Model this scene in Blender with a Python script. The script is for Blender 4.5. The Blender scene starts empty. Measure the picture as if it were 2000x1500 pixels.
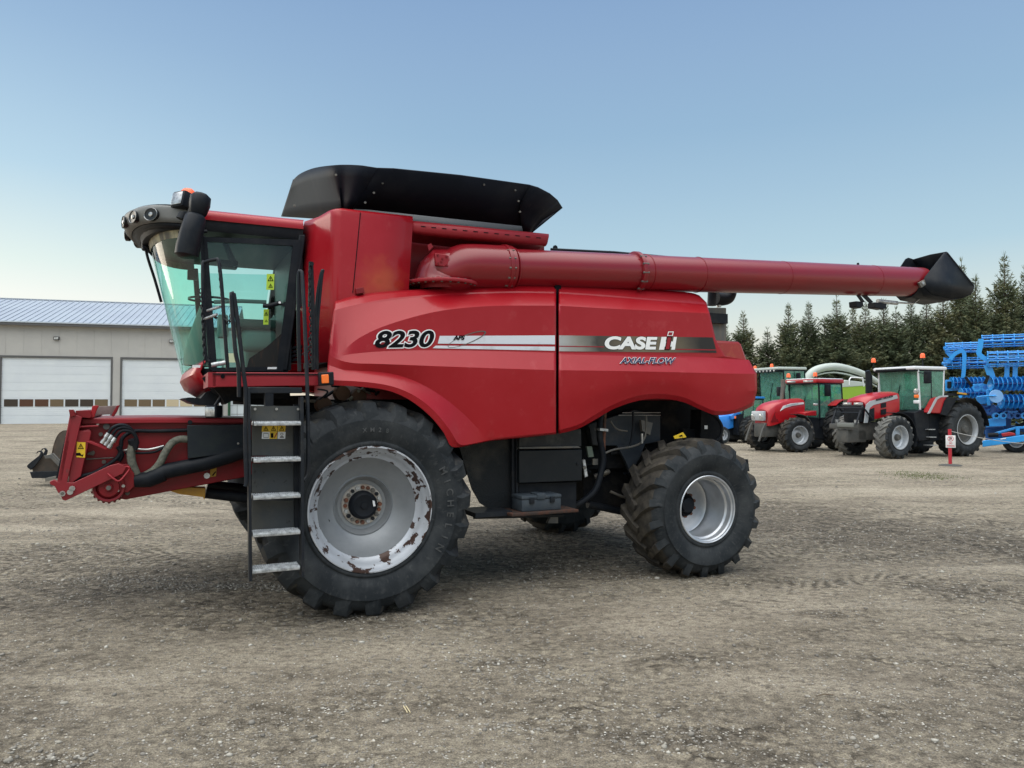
import bpy, bmesh, math, random
from mathutils import Vector, Matrix, noise
random.seed(7)
rad = math.radians
S = bpy.context.scene
COL = S.collection

# ------------------------------------------------------------------ camera numbers
FPX = 1450.0; CAMH = 1.9; PITCH = math.atan(40/1450)
def ray(px, py):
    x = (px-1000)/FPX; z = -(py-750)/FPX
    return Vector((x, math.cos(PITCH)-math.sin(PITCH)*z, math.sin(PITCH)+math.cos(PITCH)*z))
class Frame:
    """vehicle frame: local X rearward, local Y away from the viewer, Z up"""
    def __init__(s, x, y, deg):
        s.o = Vector((x, y, 0)); s.a = rad(deg)
        s.inv = (Matrix.Translation(s.o) @ Matrix.Rotation(s.a, 4, 'Z')).inverted()
        s.c = s.inv @ Vector((0, 0, CAMH)); s.r3 = s.inv.to_3x3()
    def P(s, px, py, Y):
        d = s.r3 @ ray(px, py); t = (Y-s.c.y)/d.y
        return s.c + d*t
    def PX(s, px, py, X):
        d = s.r3 @ ray(px, py); t = (X-s.c.x)/d.x
        return s.c + d*t

# ------------------------------------------------------------------ materials
MATS = {}
def mat(name, col, rough=.5, metal=0., col2=None, ns=3., lo=.4, hi=.65, bump=0., bs=60., coat=0., col3=None, ns3=25., lo3=.6, hi3=.7, emit=None, es=0., stretch=None, rough2=None):
    if name in MATS: return MATS[name]
    m = bpy.data.materials.new(name); m.use_nodes = True; MATS[name] = m
    nt = m.node_tree; b = nt.nodes['Principled BSDF']; N = nt.nodes.new; L = nt.links.new
    b.inputs['Base Color'].default_value = (*col, 1); b.inputs['Roughness'].default_value = rough
    b.inputs['Metallic'].default_value = metal; b.inputs['Coat Weight'].default_value = coat
    b.inputs['Coat Roughness'].default_value = .16
    if max(col) < .12 and metal < .1: b.inputs['Specular IOR Level'].default_value = .25
    if emit: b.inputs['Emission Color'].default_value = (*emit, 1); b.inputs['Emission Strength'].default_value = es
    tc = N('ShaderNodeTexCoord'); v = tc.outputs['Object']
    if stretch:
        mp = N('ShaderNodeMapping'); mp.inputs['Scale'].default_value = stretch; L(v, mp.inputs['Vector']); v = mp.outputs[0]
    last = None
    def layer(prev, c2, sc, l, h, det=6):
        n = N('ShaderNodeTexNoise'); n.inputs['Scale'].default_value = sc; n.inputs['Detail'].default_value = det; n.inputs['Roughness'].default_value = .62
        L(v, n.inputs['Vector']); r = N('ShaderNodeMapRange'); r.inputs['From Min'].default_value = l; r.inputs['From Max'].default_value = h
        L(n.outputs['Fac'], r.inputs['Value']); mx = N('ShaderNodeMix'); mx.data_type = 'RGBA'
        L(r.outputs[0], mx.inputs['Factor']); mx.inputs['B'].default_value = (*c2, 1)
        if prev is None: mx.inputs['A'].default_value = (*col, 1)
        else: L(prev, mx.inputs['A'])
        return mx.outputs['Result'], r.outputs[0]
    if col2:
        last, f = layer(None, col2, ns, lo, hi)
        if rough2 is not None:
            rr = N('ShaderNodeMapRange'); L(f, rr.inputs['Value']); rr.inputs['To Min'].default_value = rough; rr.inputs['To Max'].default_value = rough2
            L(rr.outputs[0], b.inputs['Roughness'])
    if col3:
        last, f3 = layer(last, col3, ns3, lo3, hi3, 9)
    if last: L(last, b.inputs['Base Color'])
    if bump:
        n = N('ShaderNodeTexNoise'); n.inputs['Scale'].default_value = bs; n.inputs['Detail'].default_value = 5; L(v, n.inputs['Vector'])
        bp = N('ShaderNodeBump'); bp.inputs['Strength'].default_value = bump; bp.inputs['Distance'].default_value = .01
        L(n.outputs['Fac'], bp.inputs['Height']); L(bp.outputs[0], b.inputs['Normal'])
    return m
def glassmat(name, tint, refl=1.45, rough=.02, dirt=.06, haze=(.35,.4,.36), base=0.):
    m = bpy.data.materials.new(name); m.use_nodes = True; nt = m.node_tree; nt.nodes.clear(); N = nt.nodes.new; L = nt.links.new
    o = N('ShaderNodeOutputMaterial'); t = N('ShaderNodeBsdfTransparent'); t.inputs[0].default_value = (*tint, 1)
    g = N('ShaderNodeBsdfGlossy'); g.inputs['Roughness'].default_value = rough
    ge = N('ShaderNodeNewGeometry'); dp = N('ShaderNodeVectorMath'); dp.operation = 'DOT_PRODUCT'; L(ge.outputs['Normal'], dp.inputs[0]); L(ge.outputs['Incoming'], dp.inputs[1])
    def mm(op, a, b=None):
        q = N('ShaderNodeMath'); q.operation = op
        for i_, v_ in enumerate((a, b)):
            if v_ is None: continue
            if hasattr(v_, 'node'): L(v_, q.inputs[i_])
            else: q.inputs[i_].default_value = v_
        return q
    f0 = ((refl-1)/(refl+1))**2*2
    fr = mm('MULTIPLY_ADD', mm('POWER', mm('SUBTRACT', 1., mm('ABSOLUTE', dp.outputs['Value']).outputs[0]).outputs[0], 5.).outputs[0], .75); fr.inputs[2].default_value = f0
    mx = N('ShaderNodeMixShader'); L(fr.outputs[0], mx.inputs[0]); L(t.outputs[0], mx.inputs[1]); L(g.outputs[0], mx.inputs[2])
    d = N('ShaderNodeBsdfDiffuse'); d.inputs[0].default_value = (*haze, 1)
    n = N('ShaderNodeTexNoise'); n.inputs['Scale'].default_value = 5; n.inputs['Detail'].default_value = 8
    tc = N('ShaderNodeTexCoord'); L(tc.outputs['Object'], n.inputs['Vector'])
    r = N('ShaderNodeMapRange'); r.inputs['From Min'].default_value = .4; r.inputs['From Max'].default_value = .8; r.inputs['To Min'].default_value = base; r.inputs['To Max'].default_value = base+dirt*3
    L(n.outputs['Fac'], r.inputs['Value']); m2 = N('ShaderNodeMixShader'); L(r.outputs[0], m2.inputs[0]); L(mx.outputs[0], m2.inputs[1]); L(d.outputs[0], m2.inputs[2])
    L(m2.outputs[0], o.inputs[0]); MATS[name] = m; return m

red = mat('red_paint', (.30,.002,.008), .40, 0, (.335,.010,.018), 1.1, .38, .70, .02, 300, .42, (.36,.035,.04), 7, .58, .9, rough2=.48)
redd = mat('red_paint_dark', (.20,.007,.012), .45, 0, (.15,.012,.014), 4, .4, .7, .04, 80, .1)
redf = mat('red_paint_faded', (.26,.014,.022), .5, 0, (.27,.012,.02), 3, .35, .7, .03, 150, .1)
redaug = mat('red_paint_auger', (.20,.004,.010), .3, 0, (.18,.009,.015), 2, .4, .8, .02, 200, .35)
black = mat('black_plastic', (.010,.0125,.017), .45, 0, (.022,.024,.027), 6, .45, .75, .05, 200)
blackm = mat('black_steel', (.014,.017,.022), .4, .0, (.035,.035,.035), 8, .5, .75, .03, 100)
hop = mat('hopper_black', (.0085,.011,.018), .5, 0, (.022,.024,.030), 2.2, .5, .8, .03, 50, 0, (.06,.055,.05), 14, .66, .85, stretch=(1,1,.5))
rub = mat('rubber_side', (.015,.0185,.022), .68, 0, (.046,.05,.053), 3.2, .40, .72, .12, 60, 0, (.07,.072,.073), 9, .55, .85)
rubl = mat('rubber_lug', (.018,.020,.023), .75, 0, (.06,.058,.052), 6, .42, .75, .15, 90, 0, (.11,.10,.08), 12, .6, .8)
rubd = mat('rubber_dusty_tread', (.034,.032,.030), .88, 0, (.095,.084,.068), 6, .4, .7, .2, 90)
silver = mat('silver_rim', (.29,.305,.32), .45, .3, (.22,.235,.25), 3, .4, .7, .02, 80)
silverb = mat('silver_rim_bright', (.55,.57,.60), .32, .6, (.42,.44,.46), 5, .4, .7)
chip = mat('chipped_rim', (.50,.53,.58), .4, .3, (.40,.42,.45), 3, .4, .7, .05, 40, 0, (.05,.026,.02), 3.4, .535, .55)
def polar(m, want=3.4, ka=1., kr=5.):
    nt = m.node_tree; N = nt.nodes.new; L = nt.links.new; tc = N('ShaderNodeTexCoord'); sx = N('ShaderNodeSeparateXYZ'); L(tc.outputs['Object'], sx.inputs[0])
    at = N('ShaderNodeMath'); at.operation = 'ARCTAN2'; L(sx.outputs['Z'], at.inputs[0]); L(sx.outputs['X'], at.inputs[1])
    ln = N('ShaderNodeVectorMath'); ln.operation = 'LENGTH'; L(tc.outputs['Object'], ln.inputs[0]); m1 = N('ShaderNodeMath'); m1.operation = 'MULTIPLY'; L(ln.outputs['Value'], m1.inputs[0]); m1.inputs[1].default_value = kr
    ma = N('ShaderNodeMath'); ma.operation = 'MULTIPLY'; L(at.outputs[0], ma.inputs[0]); ma.inputs[1].default_value = ka
    cb = N('ShaderNodeCombineXYZ'); L(ma.outputs[0], cb.inputs[0]); L(m1.outputs[0], cb.inputs[1])
    for n in nt.nodes:
        if n.type == 'TEX_NOISE' and abs(n.inputs['Scale'].default_value-want) < .01: L(cb.outputs[0], n.inputs['Vector'])
polar(chip)
polar(rub, 9, 2.2, 1.6)
rust = mat('rusty_steel', (.20,.07,.035), .85, 0, (.08,.05,.04), 18, .4, .6, .2, 120)
galv = mat('galvanised_steel', (.55,.57,.58), .45, .55, (.25,.26,.27), 30, .4, .65, .15, 60)
steel = mat('bright_steel', (.55,.55,.54), .3, .8, (.3,.3,.3), 12, .4, .7)
dsteel = mat('dirty_steel', (.10,.10,.098), .55, .3, (.17,.15,.12), 6, .4, .7, .1, 60)
greyp = mat('grey_panel', (.050,.056,.060), .5, 0, (.085,.082,.070), 4, .4, .7, .05, 60, 0, (.02,.02,.02), 20, .64, .72)
under = mat('underbody_dark', (.008,.009,.011), .7, 0, (.03,.027,.024), 5, .5, .75, .3, 20)
bluegrey = mat('underbody_frame', (.028,.035,.045), .5, 0, (.06,.06,.06), 4, .5, .75, .1, 50)
white = mat('white_paint', (.78,.79,.80), .45)
yell = mat('yellow_sticker', (.75,.50,.02), .5)
yellp = mat('yellow_paint', (.65,.33,.02), .45, 0, (.5,.28,.05), 6, .4, .7)
ink = mat('black_ink', (.006,.006,.008), .5)
navy = mat('navy_ink', (.02,.03,.08), .4)
fadew = mat('faded_white_decal', (.62,.65,.70), .4, 0, (.30,.31,.30), 2.5, .5, .72)
olive = mat('faded_olive_decal', (.17,.14,.085), .45, 0, (.05,.045,.04), 2.2, .42, .7, col3=(.10,.09,.06), ns3=9, lo3=.5, hi3=.8)
hose = mat('braided_hose', (.10,.105,.085), .8, 0, (.17,.17,.14), 25, .4, .6, .5, 160)
amber = mat('amber_lens', (.8,.16,.02), .25, 0, emit=(.9,.2,.03), es=.15)
orange = mat('orange_beacon', (.85,.12,.03), .25, 0, emit=(.9,.15,.04), es=.25)
lens = mat('lamp_lens', (.55,.57,.58), .12, .5, (.3,.3,.3), 20, .4, .6)
refl = mat('lamp_reflector', (.25,.26,.27), .25, .7)
seatm = mat('seat_fabric', (.055,.07,.062), .9)
seatg = mat('seat_grey', (.17,.21,.19), .8)
toolm = mat('toolbox_plastic', (.035,.046,.058), .5, 0, (.055,.065,.075), 9, .4, .7)
cabglass = glassmat('cab_glass_green', (.60,.95,.86), 1.4, .015, .03)
cabglass2 = glassmat('door_glass', (.58,.86,.82), 1.38, .02, .025)
tglass = glassmat('tractor_glass', (.50,.84,.74), 1.5, .03, .07, (.24,.50,.42), .20)

for nm, sv in (('red_paint',.18),('red_paint_dark',.25),('red_paint_faded',.3),('red_paint_auger',.4),('black_plastic',.14),('black_steel',.18),('hopper_black',.08),('rubber_side',.2),('rubber_lug',.15),('rubber_dusty_tread',.15),('underbody_dark',.1),('underbody_frame',.3),('grey_panel',.3),('black_ink',.05),('navy_ink',.1)):
    MATS[nm].node_tree.nodes['Principled BSDF'].inputs['Specular IOR Level'].default_value = sv
# ------------------------------------------------------------------ mesh builder
class MB:
    def __init__(s): s.v = []; s.f = []
    def add(s, vs, fs):
        n = len(s.v); s.v += [Vector(p) for p in vs]; s.f += [tuple(i+n for i in f) for f in fs]; return s
    def box(s, x0, x1, y0, y1, z0, z1, M=None, bev=0):
        if bev:
            bm = bmesh.new(); bmesh.ops.create_cube(bm, size=1)
            for v in bm.verts: v.co = Vector(((x0+x1)/2+v.co.x*(x1-x0), (y0+y1)/2+v.co.y*(y1-y0), (z0+z1)/2+v.co.z*(z1-z0)))
            bmesh.ops.bevel(bm, geom=bm.edges[:], offset=bev, segments=2, affect='EDGES', profile=.5)
            bm.verts.index_update()
            vs = [v.co.copy() for v in bm.verts]; fs = [tuple(v.index for v in f.verts) for f in bm.faces]; bm.free()
        else:
            vs = [Vector((x, y, z)) for x in (x0, x1) for y in (y0, y1) for z in (z0, z1)]
            fs = [(0,1,3,2),(4,6,7,5),(0,4,5,1),(2,3,7,6),(0,2,6,4),(1,5,7,3)]
        if M: vs = [M @ p for p in vs]
        return s.add(vs, fs)
    def cbox(s, c, sz, M=None, bev=0):
        T = Matrix.Translation(c) @ (M.to_4x4() if M else Matrix.Identity(4))
        return s.box(-sz[0]/2, sz[0]/2, -sz[1]/2, sz[1]/2, -sz[2]/2, sz[2]/2, T, bev)
    def prism(s, pts, off):
        """pts: list of 3-D points (one planar loop); off: extrusion vector"""
        n = len(pts); off = Vector(off); pts = [Vector(p) for p in pts]
        vs = pts+[p+off for p in pts]
        fs = [tuple(range(n)), tuple(range(2*n-1, n-1, -1))]+[(i, i+n, (i+1) % n+n, (i+1) % n) for i in range(n)]
        return s.add(vs, fs)
    def rings(s, rs, cap=True, close=True):
        n = len(rs[0]); vs = [p for r in rs for p in r]; fs = []
        for i in range(len(rs)-1):
            for j in range(n if close else n-1):
                k = (j+1) % n; fs.append((i*n+j, i*n+k, (i+1)*n+k, (i+1)*n+j))
        if cap and close: fs += [tuple(range(n-1, -1, -1)), tuple(range((len(rs)-1)*n, len(rs)*n))]
        return s.add(vs, fs)
    def tube(s, path, r, n=10, cap=True, rr=None):
        path = [Vector(p) for p in path]; rs = []; up = None
        for i, p in enumerate(path):
            t = (path[min(i+1, len(path)-1)]-path[max(i-1, 0)]).normalized()
            if up is None: up = Vector((0,0,1)) if abs(t.z) < .9 else Vector((0,1,0))
            a = t.cross(up)
            if a.length < 1e-4: a = t.cross(Vector((1,.3,0)))
            a.normalize(); b = a.cross(t).normalized(); up = b
            q = rr[i] if rr else r
            rs.append([p+a*math.cos(2*math.pi*k/n)*q+b*math.sin(2*math.pi*k/n)*q for k in range(n)])
        return s.rings(rs, cap)
    def lathe(s, prof, c=(0,0,0), axis='Y', n=48, cap=False, a0=0, a1=2*math.pi):
        c = Vector(c); rs = []; full = abs(a1-a0-2*math.pi) < 1e-6
        m = n if full else n+1
        for r, h in prof:
            ring = []
            for k in range(m):
                a = a0+(a1-a0)*k/n
                if axis == 'Y': ring.append(c+Vector((r*math.cos(a), h, r*math.sin(a))))
                elif axis == 'Z': ring.append(c+Vector((r*math.cos(a), r*math.sin(a), h)))
                else: ring.append(c+Vector((h, r*math.cos(a), r*math.sin(a))))
            rs.append(ring)
        return s.rings(rs, cap, full)
    def grid(s, rows):
        n = len(rows[0]); vs = [p for r in rows for p in r]
        fs = [(i*n+j, i*n+j+1, (i+1)*n+j+1, (i+1)*n+j) for i in range(len(rows)-1) for j in range(n-1)]
        return s.add(vs, fs)
    def mesh(s, name, m=None, smooth=35):
        me = bpy.data.meshes.new(name); me.from_pydata([tuple(v) for v in s.v], [], s.f)
        bm = bmesh.new(); bm.from_mesh(me); bmesh.ops.remove_doubles(bm, verts=bm.verts[:], dist=1e-5)
        bmesh.ops.recalc_face_normals(bm, faces=bm.faces[:]); bm.to_mesh(me); bm.free()
        if smooth:
            for p in me.polygons: p.use_smooth = True
            me.set_sharp_from_angle(angle=rad(smooth))
        if m: me.materials.append(m)
        return me
    def build(s, name, m, parent=None, smooth=35, loc=None, rot=None, label=None, solid=None, bevel=None):
        o = bpy.data.objects.new(name, s.mesh(name, m, smooth)); COL.objects.link(o)
        if parent: o.parent = parent
        if loc: o.location = loc
        if rot: o.rotation_euler = rot
        if label: o['label'] = label
        if solid:
            md = o.modifiers.new('solid', 'SOLIDIFY'); md.thickness = solid; md.offset = 1 if solid > 0 else 1
        if bevel:
            md = o.modifiers.new('bevel', 'BEVEL'); md.width = bevel; md.segments = 2; md.limit_method = 'ANGLE'; md.angle_limit = rad(40)
        return o
def thing(name, label, cat, loc=(0,0,0), rotz=0, group=None):
    o = bpy.data.objects.new(name, None); COL.objects.link(o); o.location = loc; o.rotation_euler = (0,0,rotz)
    o.empty_display_size = .2; o['label'] = label; o['category'] = cat
    if group: o['group'] = group
    return o
def tag(o, label, cat, group=None, kind=None):
    if label: o['label'] = label
    if cat: o['category'] = cat
    if group: o['group'] = group
    if kind: o['kind'] = kind
    return o
def struct(o): o['kind'] = 'structure'; return o
def kids(o): return [c for c in bpy.data.objects if c.parent == o]
def copy_tree(o, parent=None):
    c = o.copy(); COL.objects.link(c); c.parent = parent
    for ch in kids(o): copy_tree(ch, c)
    return c
def catmull(pts, k=6, closed=False):
    pts = [Vector(p) for p in pts]; out = []; n = len(pts)
    rng = range(n if closed else n-1)
    for i in rng:
        if closed: p0, p1, p2, p3 = pts[i-1], pts[i], pts[(i+1) % n], pts[(i+2) % n]
        else: p0, p1, p2, p3 = pts[max(i-1,0)], pts[i], pts[i+1], pts[min(i+2, n-1)]
        for j in range(k):
            t = j/k
            out.append(.5*((2*p1)+(p2-p0)*t+(2*p0-5*p1+4*p2-p3)*t*t+(3*p1-p0-3*p2+p3)*t**3))
    if not closed: out.append(pts[-1])
    return out
def textmesh(txt, offset=0., shear=0., extrude=.0, space=1.):
    cu = bpy.data.curves.new('t', 'FONT'); cu.body = txt; cu.size = 1; cu.offset = offset; cu.shear = shear; cu.extrude = extrude; cu.space_character = space
    cu.resolution_u = 6
    o = bpy.data.objects.new('t', cu); COL.objects.link(o); bpy.context.view_layer.update()
    dg = bpy.context.evaluated_depsgraph_get(); me = bpy.data.meshes.new_from_object(o.evaluated_get(dg))
    bpy.data.objects.remove(o); bpy.data.curves.remove(cu); return me
def text_fit(name, txt, m, parent, fn, w, h, offset=0., shear=0., grow=0., space=1., base=None):
    """fn(u,v) -> 3-D point; text box fitted to u 0..w, v 0..h"""
    me = textmesh(txt, offset+grow, shear, 0, space)
    ref = base or textmesh(txt, offset, shear, 0, space)
    xs = [v.co.x for v in ref.vertices]; ys = [v.co.y for v in ref.vertices]
    x0, x1, y0, y1 = min(xs), max(xs), min(ys), max(ys)
    for v in me.vertices: v.co = fn((v.co.x-x0)/(x1-x0)*w, (v.co.y-y0)/(y1-y0)*h)
    me.materials.append(m); o = bpy.data.objects.new(name, me); COL.objects.link(o); o.parent = parent
    return o
def circ(c, r, n=12, ax='Y', off=.01):
    """disc prism points helper"""
    c = Vector(c); 
    if ax == 'Y': return [c+Vector((r*math.cos(2*math.pi*k/n), 0, r*math.sin(2*math.pi*k/n))) for k in range(n)]
    if ax == 'X': return [c+Vector((0, r*math.cos(2*math.pi*k/n), r*math.sin(2*math.pi*k/n))) for k in range(n)]
    return [c+Vector((r*math.cos(2*math.pi*k/n), r*math.sin(2*math.pi*k/n), 0)) for k in range(n)]

# ------------------------------------------------------------------ wheels
def tyre_mesh(R, rr, W, nl, lh=.05, lw=.05, sweep=.22, bulge=.035, worn=False, dusty=False, flat=0.):
    """axis Y, near face y=0 .. far y=W; lugs V pointing forward-down at the front (-X)"""
    b = MB(); Rc = R-lh
    prof = [(rr-.01, .03), (rr+.01, .0), (rr+.03, -.008), (rr+.045, -.006), (rr+.055, .004), (rr+.07, .0), (rr+.08, -.006), ((rr+Rc)*.5-.02, -bulge*.9), ((rr+Rc)*.5+.06, -bulge), (Rc-.13, -bulge*.7), (Rc-.06, -.0), (Rc-.02, .05), (Rc, .12), (Rc+.012, W*.35), (Rc+.015, W*.5)]
    prof = prof+[(r, W-h) for r, h in reversed(prof[:-1])]
    b.lathe(prof, n=96)
    def car(y):
        y = min(y, W-y)
        P = [(Rc-.13, -bulge*.7), (Rc-.06, 0.), (Rc-.02, .05), (Rc, .12), (Rc+.012, W*.35), (Rc+.015, W*.5)]
        for (r0, h0), (r1, h1) in zip(P, P[1:]):
            if y <= h1: return r0+(r1-r0)*max(0, y-h0)/(h1-h0)
        return P[-1][0]
    N = 9
    for side in (0, 1):
        for k in range(nl):
            a0 = 2*math.pi*(k+.5*side)/nl
            ring = []
            for i in range(N):
                t = i/(N-1)
                y = -.018+(W*.54+.018)*t
                a = a0+sweep*(t**1.15)+(.0 if not worn else random.uniform(-.004,.004))
                top = R if t > .14 else (R-.02 if i else R-.115)
                if i == 0: base = Rc-.17
                else: base = car(y)-.02
                if i == N-1: top = R-.006
                wd = lw*(1.5-.7*t if t < .5 else 1.15-.0*t)/2
                if i == N-1: wd *= .8
                yy = y if not side else W-y
                # direction perpendicular to the path mostly along angle
                da = wd/R; 
                sk = wd*.45*(1 if not side else -1)
                pt = []
                for (q, rad_) in ((-1, base), (-1, top), (1, top), (1, base)):
                    ww = 1.0 if rad_ == top else 1.6
                    aa = a+q*da*ww; y2 = yy-q*sk*ww*(1 if t > .15 else .3)
                    pt.append(Vector((rad_*math.cos(aa), y2, rad_*math.sin(aa))))
                ring.append(pt)
            b.rings(ring, True)
    me = b.mesh('tyre', rub, 40)
    me.materials.append(rubd if dusty else rubl)
    # tread faces use the lug rubber
    for p in me.polygons:
        c = p.center; r = math.hypot(c.x, c.z)
        if (r > Rc-.015 and .02 < c.y < W-.02): p.material_index = 1
    if flat:
        for v in me.vertices:
            if v.co.z < -R+flat: v.co.z = -R+flat+(v.co.z+R-flat)*.15
    return me
def mesh_obj(name, me, parent, loc=None, rot=None):
    o = bpy.data.objects.new(name, me); COL.objects.link(o); o.parent = parent
    if loc: o.location = loc
    if rot: o.rotation_euler = rot
    return o
SUNE = 0.6; EXPO = 0.0
# ================================================================== COMBINE HARVESTER
C = Frame(-1.265, 6.72, 25); P = C.P; YC = 1.8
H = thing('combine_harvester', 'huge red combine harvester with black grain tank extension and long red unloading auger', 'combine harvester', C.o, C.a)
def pl(pts, Y, t, name, m, parent=H, bevel=None, smooth=35, label=None):
    return MB().prism([P(x, y, Y) for x, y in pts], (0, t, 0)).build(name, m, parent, smooth, bevel=bevel, label=label)
def tb(pts, r, name, m, parent=H, k=5, n=10, label=None):
    """pts: (px,py,Y)"""
    return MB().tube(catmull([P(*q) for q in pts], k) if k else [P(*q) for q in pts], r, n).build(name, m, parent, 60, label=label)
def bolt(px, py, Y, r=.014, m=steel, parent=H, name='bolt', h=.012):
    return MB().prism(circ(P(px, py, Y), r, 8), (0, -h, 0)).build(name, m, parent, 30)

# ---- front wheel
def front_wheel(far=False):
    R = .985
    w = MB().lathe([(.455,.15),(.45,.165),(.32,.295),(.285,.315),(.27,.305),(.255,.325),(.23,.375),(.18,.385),(.0,.385)], n=64).build('front_wheel', silver, H, 40)
    mesh_obj('tyre', FT, w)
    MB().lathe([(.545,.04),(.566,.02),(.572,.0),(.568,-.012),(.556,-.012),(.546,.005),(.54,.03),(.522,.045),(.505,.09),(.478,.13),(.462,.142),(.455,.15),(.455,.5)], n=72).build('rim', chip, w, 40)
    MB().lathe([(0,.27),(.03,.27),(.035,.28),(.085,.282),(.10,.275),(.12,.285),(.132,.30),(.136,.39)], n=40).build('hub_cap', black, w, 40)
    MB().lathe([(.13,.37),(.134,.352),(.188,.352),(.195,.365),(.195,.39)], n=40).build('hub_flange', mat('hub_flange', (.62,.58,.52), .6, .1, (.35,.24,.16), 12, .45, .75), w, 30)
    for k in range(20):
        a = 2*math.pi*k/20; mm = [rust, dsteel, galv, rust, blackm][(k*7) % 5]
        c = (.164*math.cos(a), .352, .164*math.sin(a))
        MB().prism(circ(c, .0185 if k % 3 else .021, 6), (0, -.028, 0)).build('wheel_nut', mm, w, 20)
    MB().prism([(.36*math.cos(a), 0.2605, .36*math.sin(a)) for a in ()] or circ((-.335,.27,-.12), .016, 10), (0, -.004, 0)).build('valve_hole', ink, w, 20)
    MB().prism([Vector((.075,.27,.045)), Vector((.095,.27,.04)), Vector((.105,.27,-.01)), Vector((.085,.27,-.012))], (0,-.006,0)).build('hub_label', white, w)
    return w
FT = tyre_mesh(.985, .56, .60, 20, .05, .085, .25, .035, flat=.035)
RT = tyre_mesh(.775, .365, .62, 19, .05, .055, .30, .045, flat=.03)
RT.materials[1] = rubd
w = front_wheel(); w.location = (0, 0, .955)
# raised sidewall lettering
def ring_text(txt, r, a0, da, m, parent, Y, hgt):
    for i, ch in enumerate(txt):
        b = MB(); me = textmesh(ch, .02); xs = [v.co.x for v in me.vertices]; xc = (max(xs)+min(xs))/2
        a = a0+da*i; vs = []
        for v in me.vertices:
            u = (v.co.x-xc)*hgt*1.0; q = (v.co.y-.35)*hgt
            rr = r+q; aa = a-u/r
            vs.append(Vector((rr*math.cos(aa), Y(rr), rr*math.sin(aa))))
        b.add(vs, [tuple(p.vertices) for p in me.polygons]).build('sidewall_letter', m, parent, 0)
letm = mat('sidewall_letter', (.075,.078,.080), .8, 0, (.03,.032,.034), 14, .4, .7)
ring_text('MICHELIN', .745, rad(26), rad(-8.2), letm, w, lambda r: -.0395, .095)
ring_text('XM28', .72, rad(96), rad(-5.5), letm, w, lambda r: -.040, .055)
bpy.context.view_layer.update()
w2 = copy_tree(w, H); w2.rotation_euler = (0, 0, math.pi); w2.location = (0, 2*YC, .955)
def rear_wheel():
    w = MB().lathe([(.325,.44),(.30,.455),(.22,.452),(.12,.43),(.0,.43)], n=48).build('rear_wheel', silverb, H, 40)
    mesh_obj('tyre', RT, w)
    MB().lathe([(.36,.02),(.372,.008),(.374,-.006),(.366,-.012),(.356,-.006),(.352,.012),(.338,.022),(.332,.05),(.342,.07),(.338,.09),(.318,.105),(.318,.14),(.33,.16),(.33,.47)], n=64).build('rim', silverb, w, 40)
    MB().lathe([(0,.33),(.05,.33),(.082,.345),(.09,.43)], n=28).build('hub_cap', blackm, w, 40)
    for k in range(10):
        a = 2*math.pi*(k+.5)/10
        MB().prism(circ((.128*math.cos(a), .43, .128*math.sin(a)), .021, 6), (0, -.034, 0)).build('wheel_nut', rust, w, 20)
    return w
rw = rear_wheel(); rw.location = (3.735, -.09, .745); rw.rotation_euler = (0, 0, rad(-1.5))
rw2 = copy_tree(rw, H); rw2.rotation_euler = (0, 0, math.pi+rad(-1.5)); rw2.location = (3.735, 2*YC+.09, .745)

# ---- side shields
def interp(poly, x):
    if x <= poly[0][0]: return poly[0][1], poly[0][2]
    for (x0, y0, Y0), (x1, y1, Y1) in zip(poly, poly[1:]):
        if x <= x1:
            t = (x-x0)/(x1-x0); return y0+(y1-y0)*t, Y0+(Y1-Y0)*t
    return poly[-1][1], poly[-1][2]
def smooth_poly(poly, k=6):
    pts = [Vector(p) for p in poly]; out = []
    # monotone catmull on (px,py,Y)
    for q in catmull(pts, k): out.append((q.x, q.y, q.z))
    o2 = [out[0]]
    for q in out[1:]:
        if q[0] > o2[-1][0]+.01: o2.append(q)
    return o2
def shield(rows, ncol, name, sub=3, label=None):
    grid = []
    R = [smooth_poly(r) for r in rows]
    for j, r in enumerate(R):
        line = []
        for i in range(ncol+1):
            u = i/ncol; x = r[0][0]+(r[-1][0]-r[0][0])*u; y, Y = interp(r, x); line.append((x, y, Y))
        grid.append(line)
    full = []
    for j in range(len(grid)-1):
        for k in range(sub):
            t = k/sub; full.append([tuple(a+(b-a)*t for a, b in zip(p, q)) for p, q in zip(grid[j], grid[j+1])])
    full.append(grid[-1])
    b = MB().grid([[P(*q) for q in l] for l in full])
    o = b.build(name, red, H, 9, label=label)
    md = o.modifiers.new('solid', 'SOLIDIFY'); md.thickness = .02; md.offset = -1
    # make sure the thickness grows inwards
    me = o.data; ny = sum(p.normal.y*p.area for p in me.polygons)
    if ny > 0: me.flip_normals()
    return o
YF = .10
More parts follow.
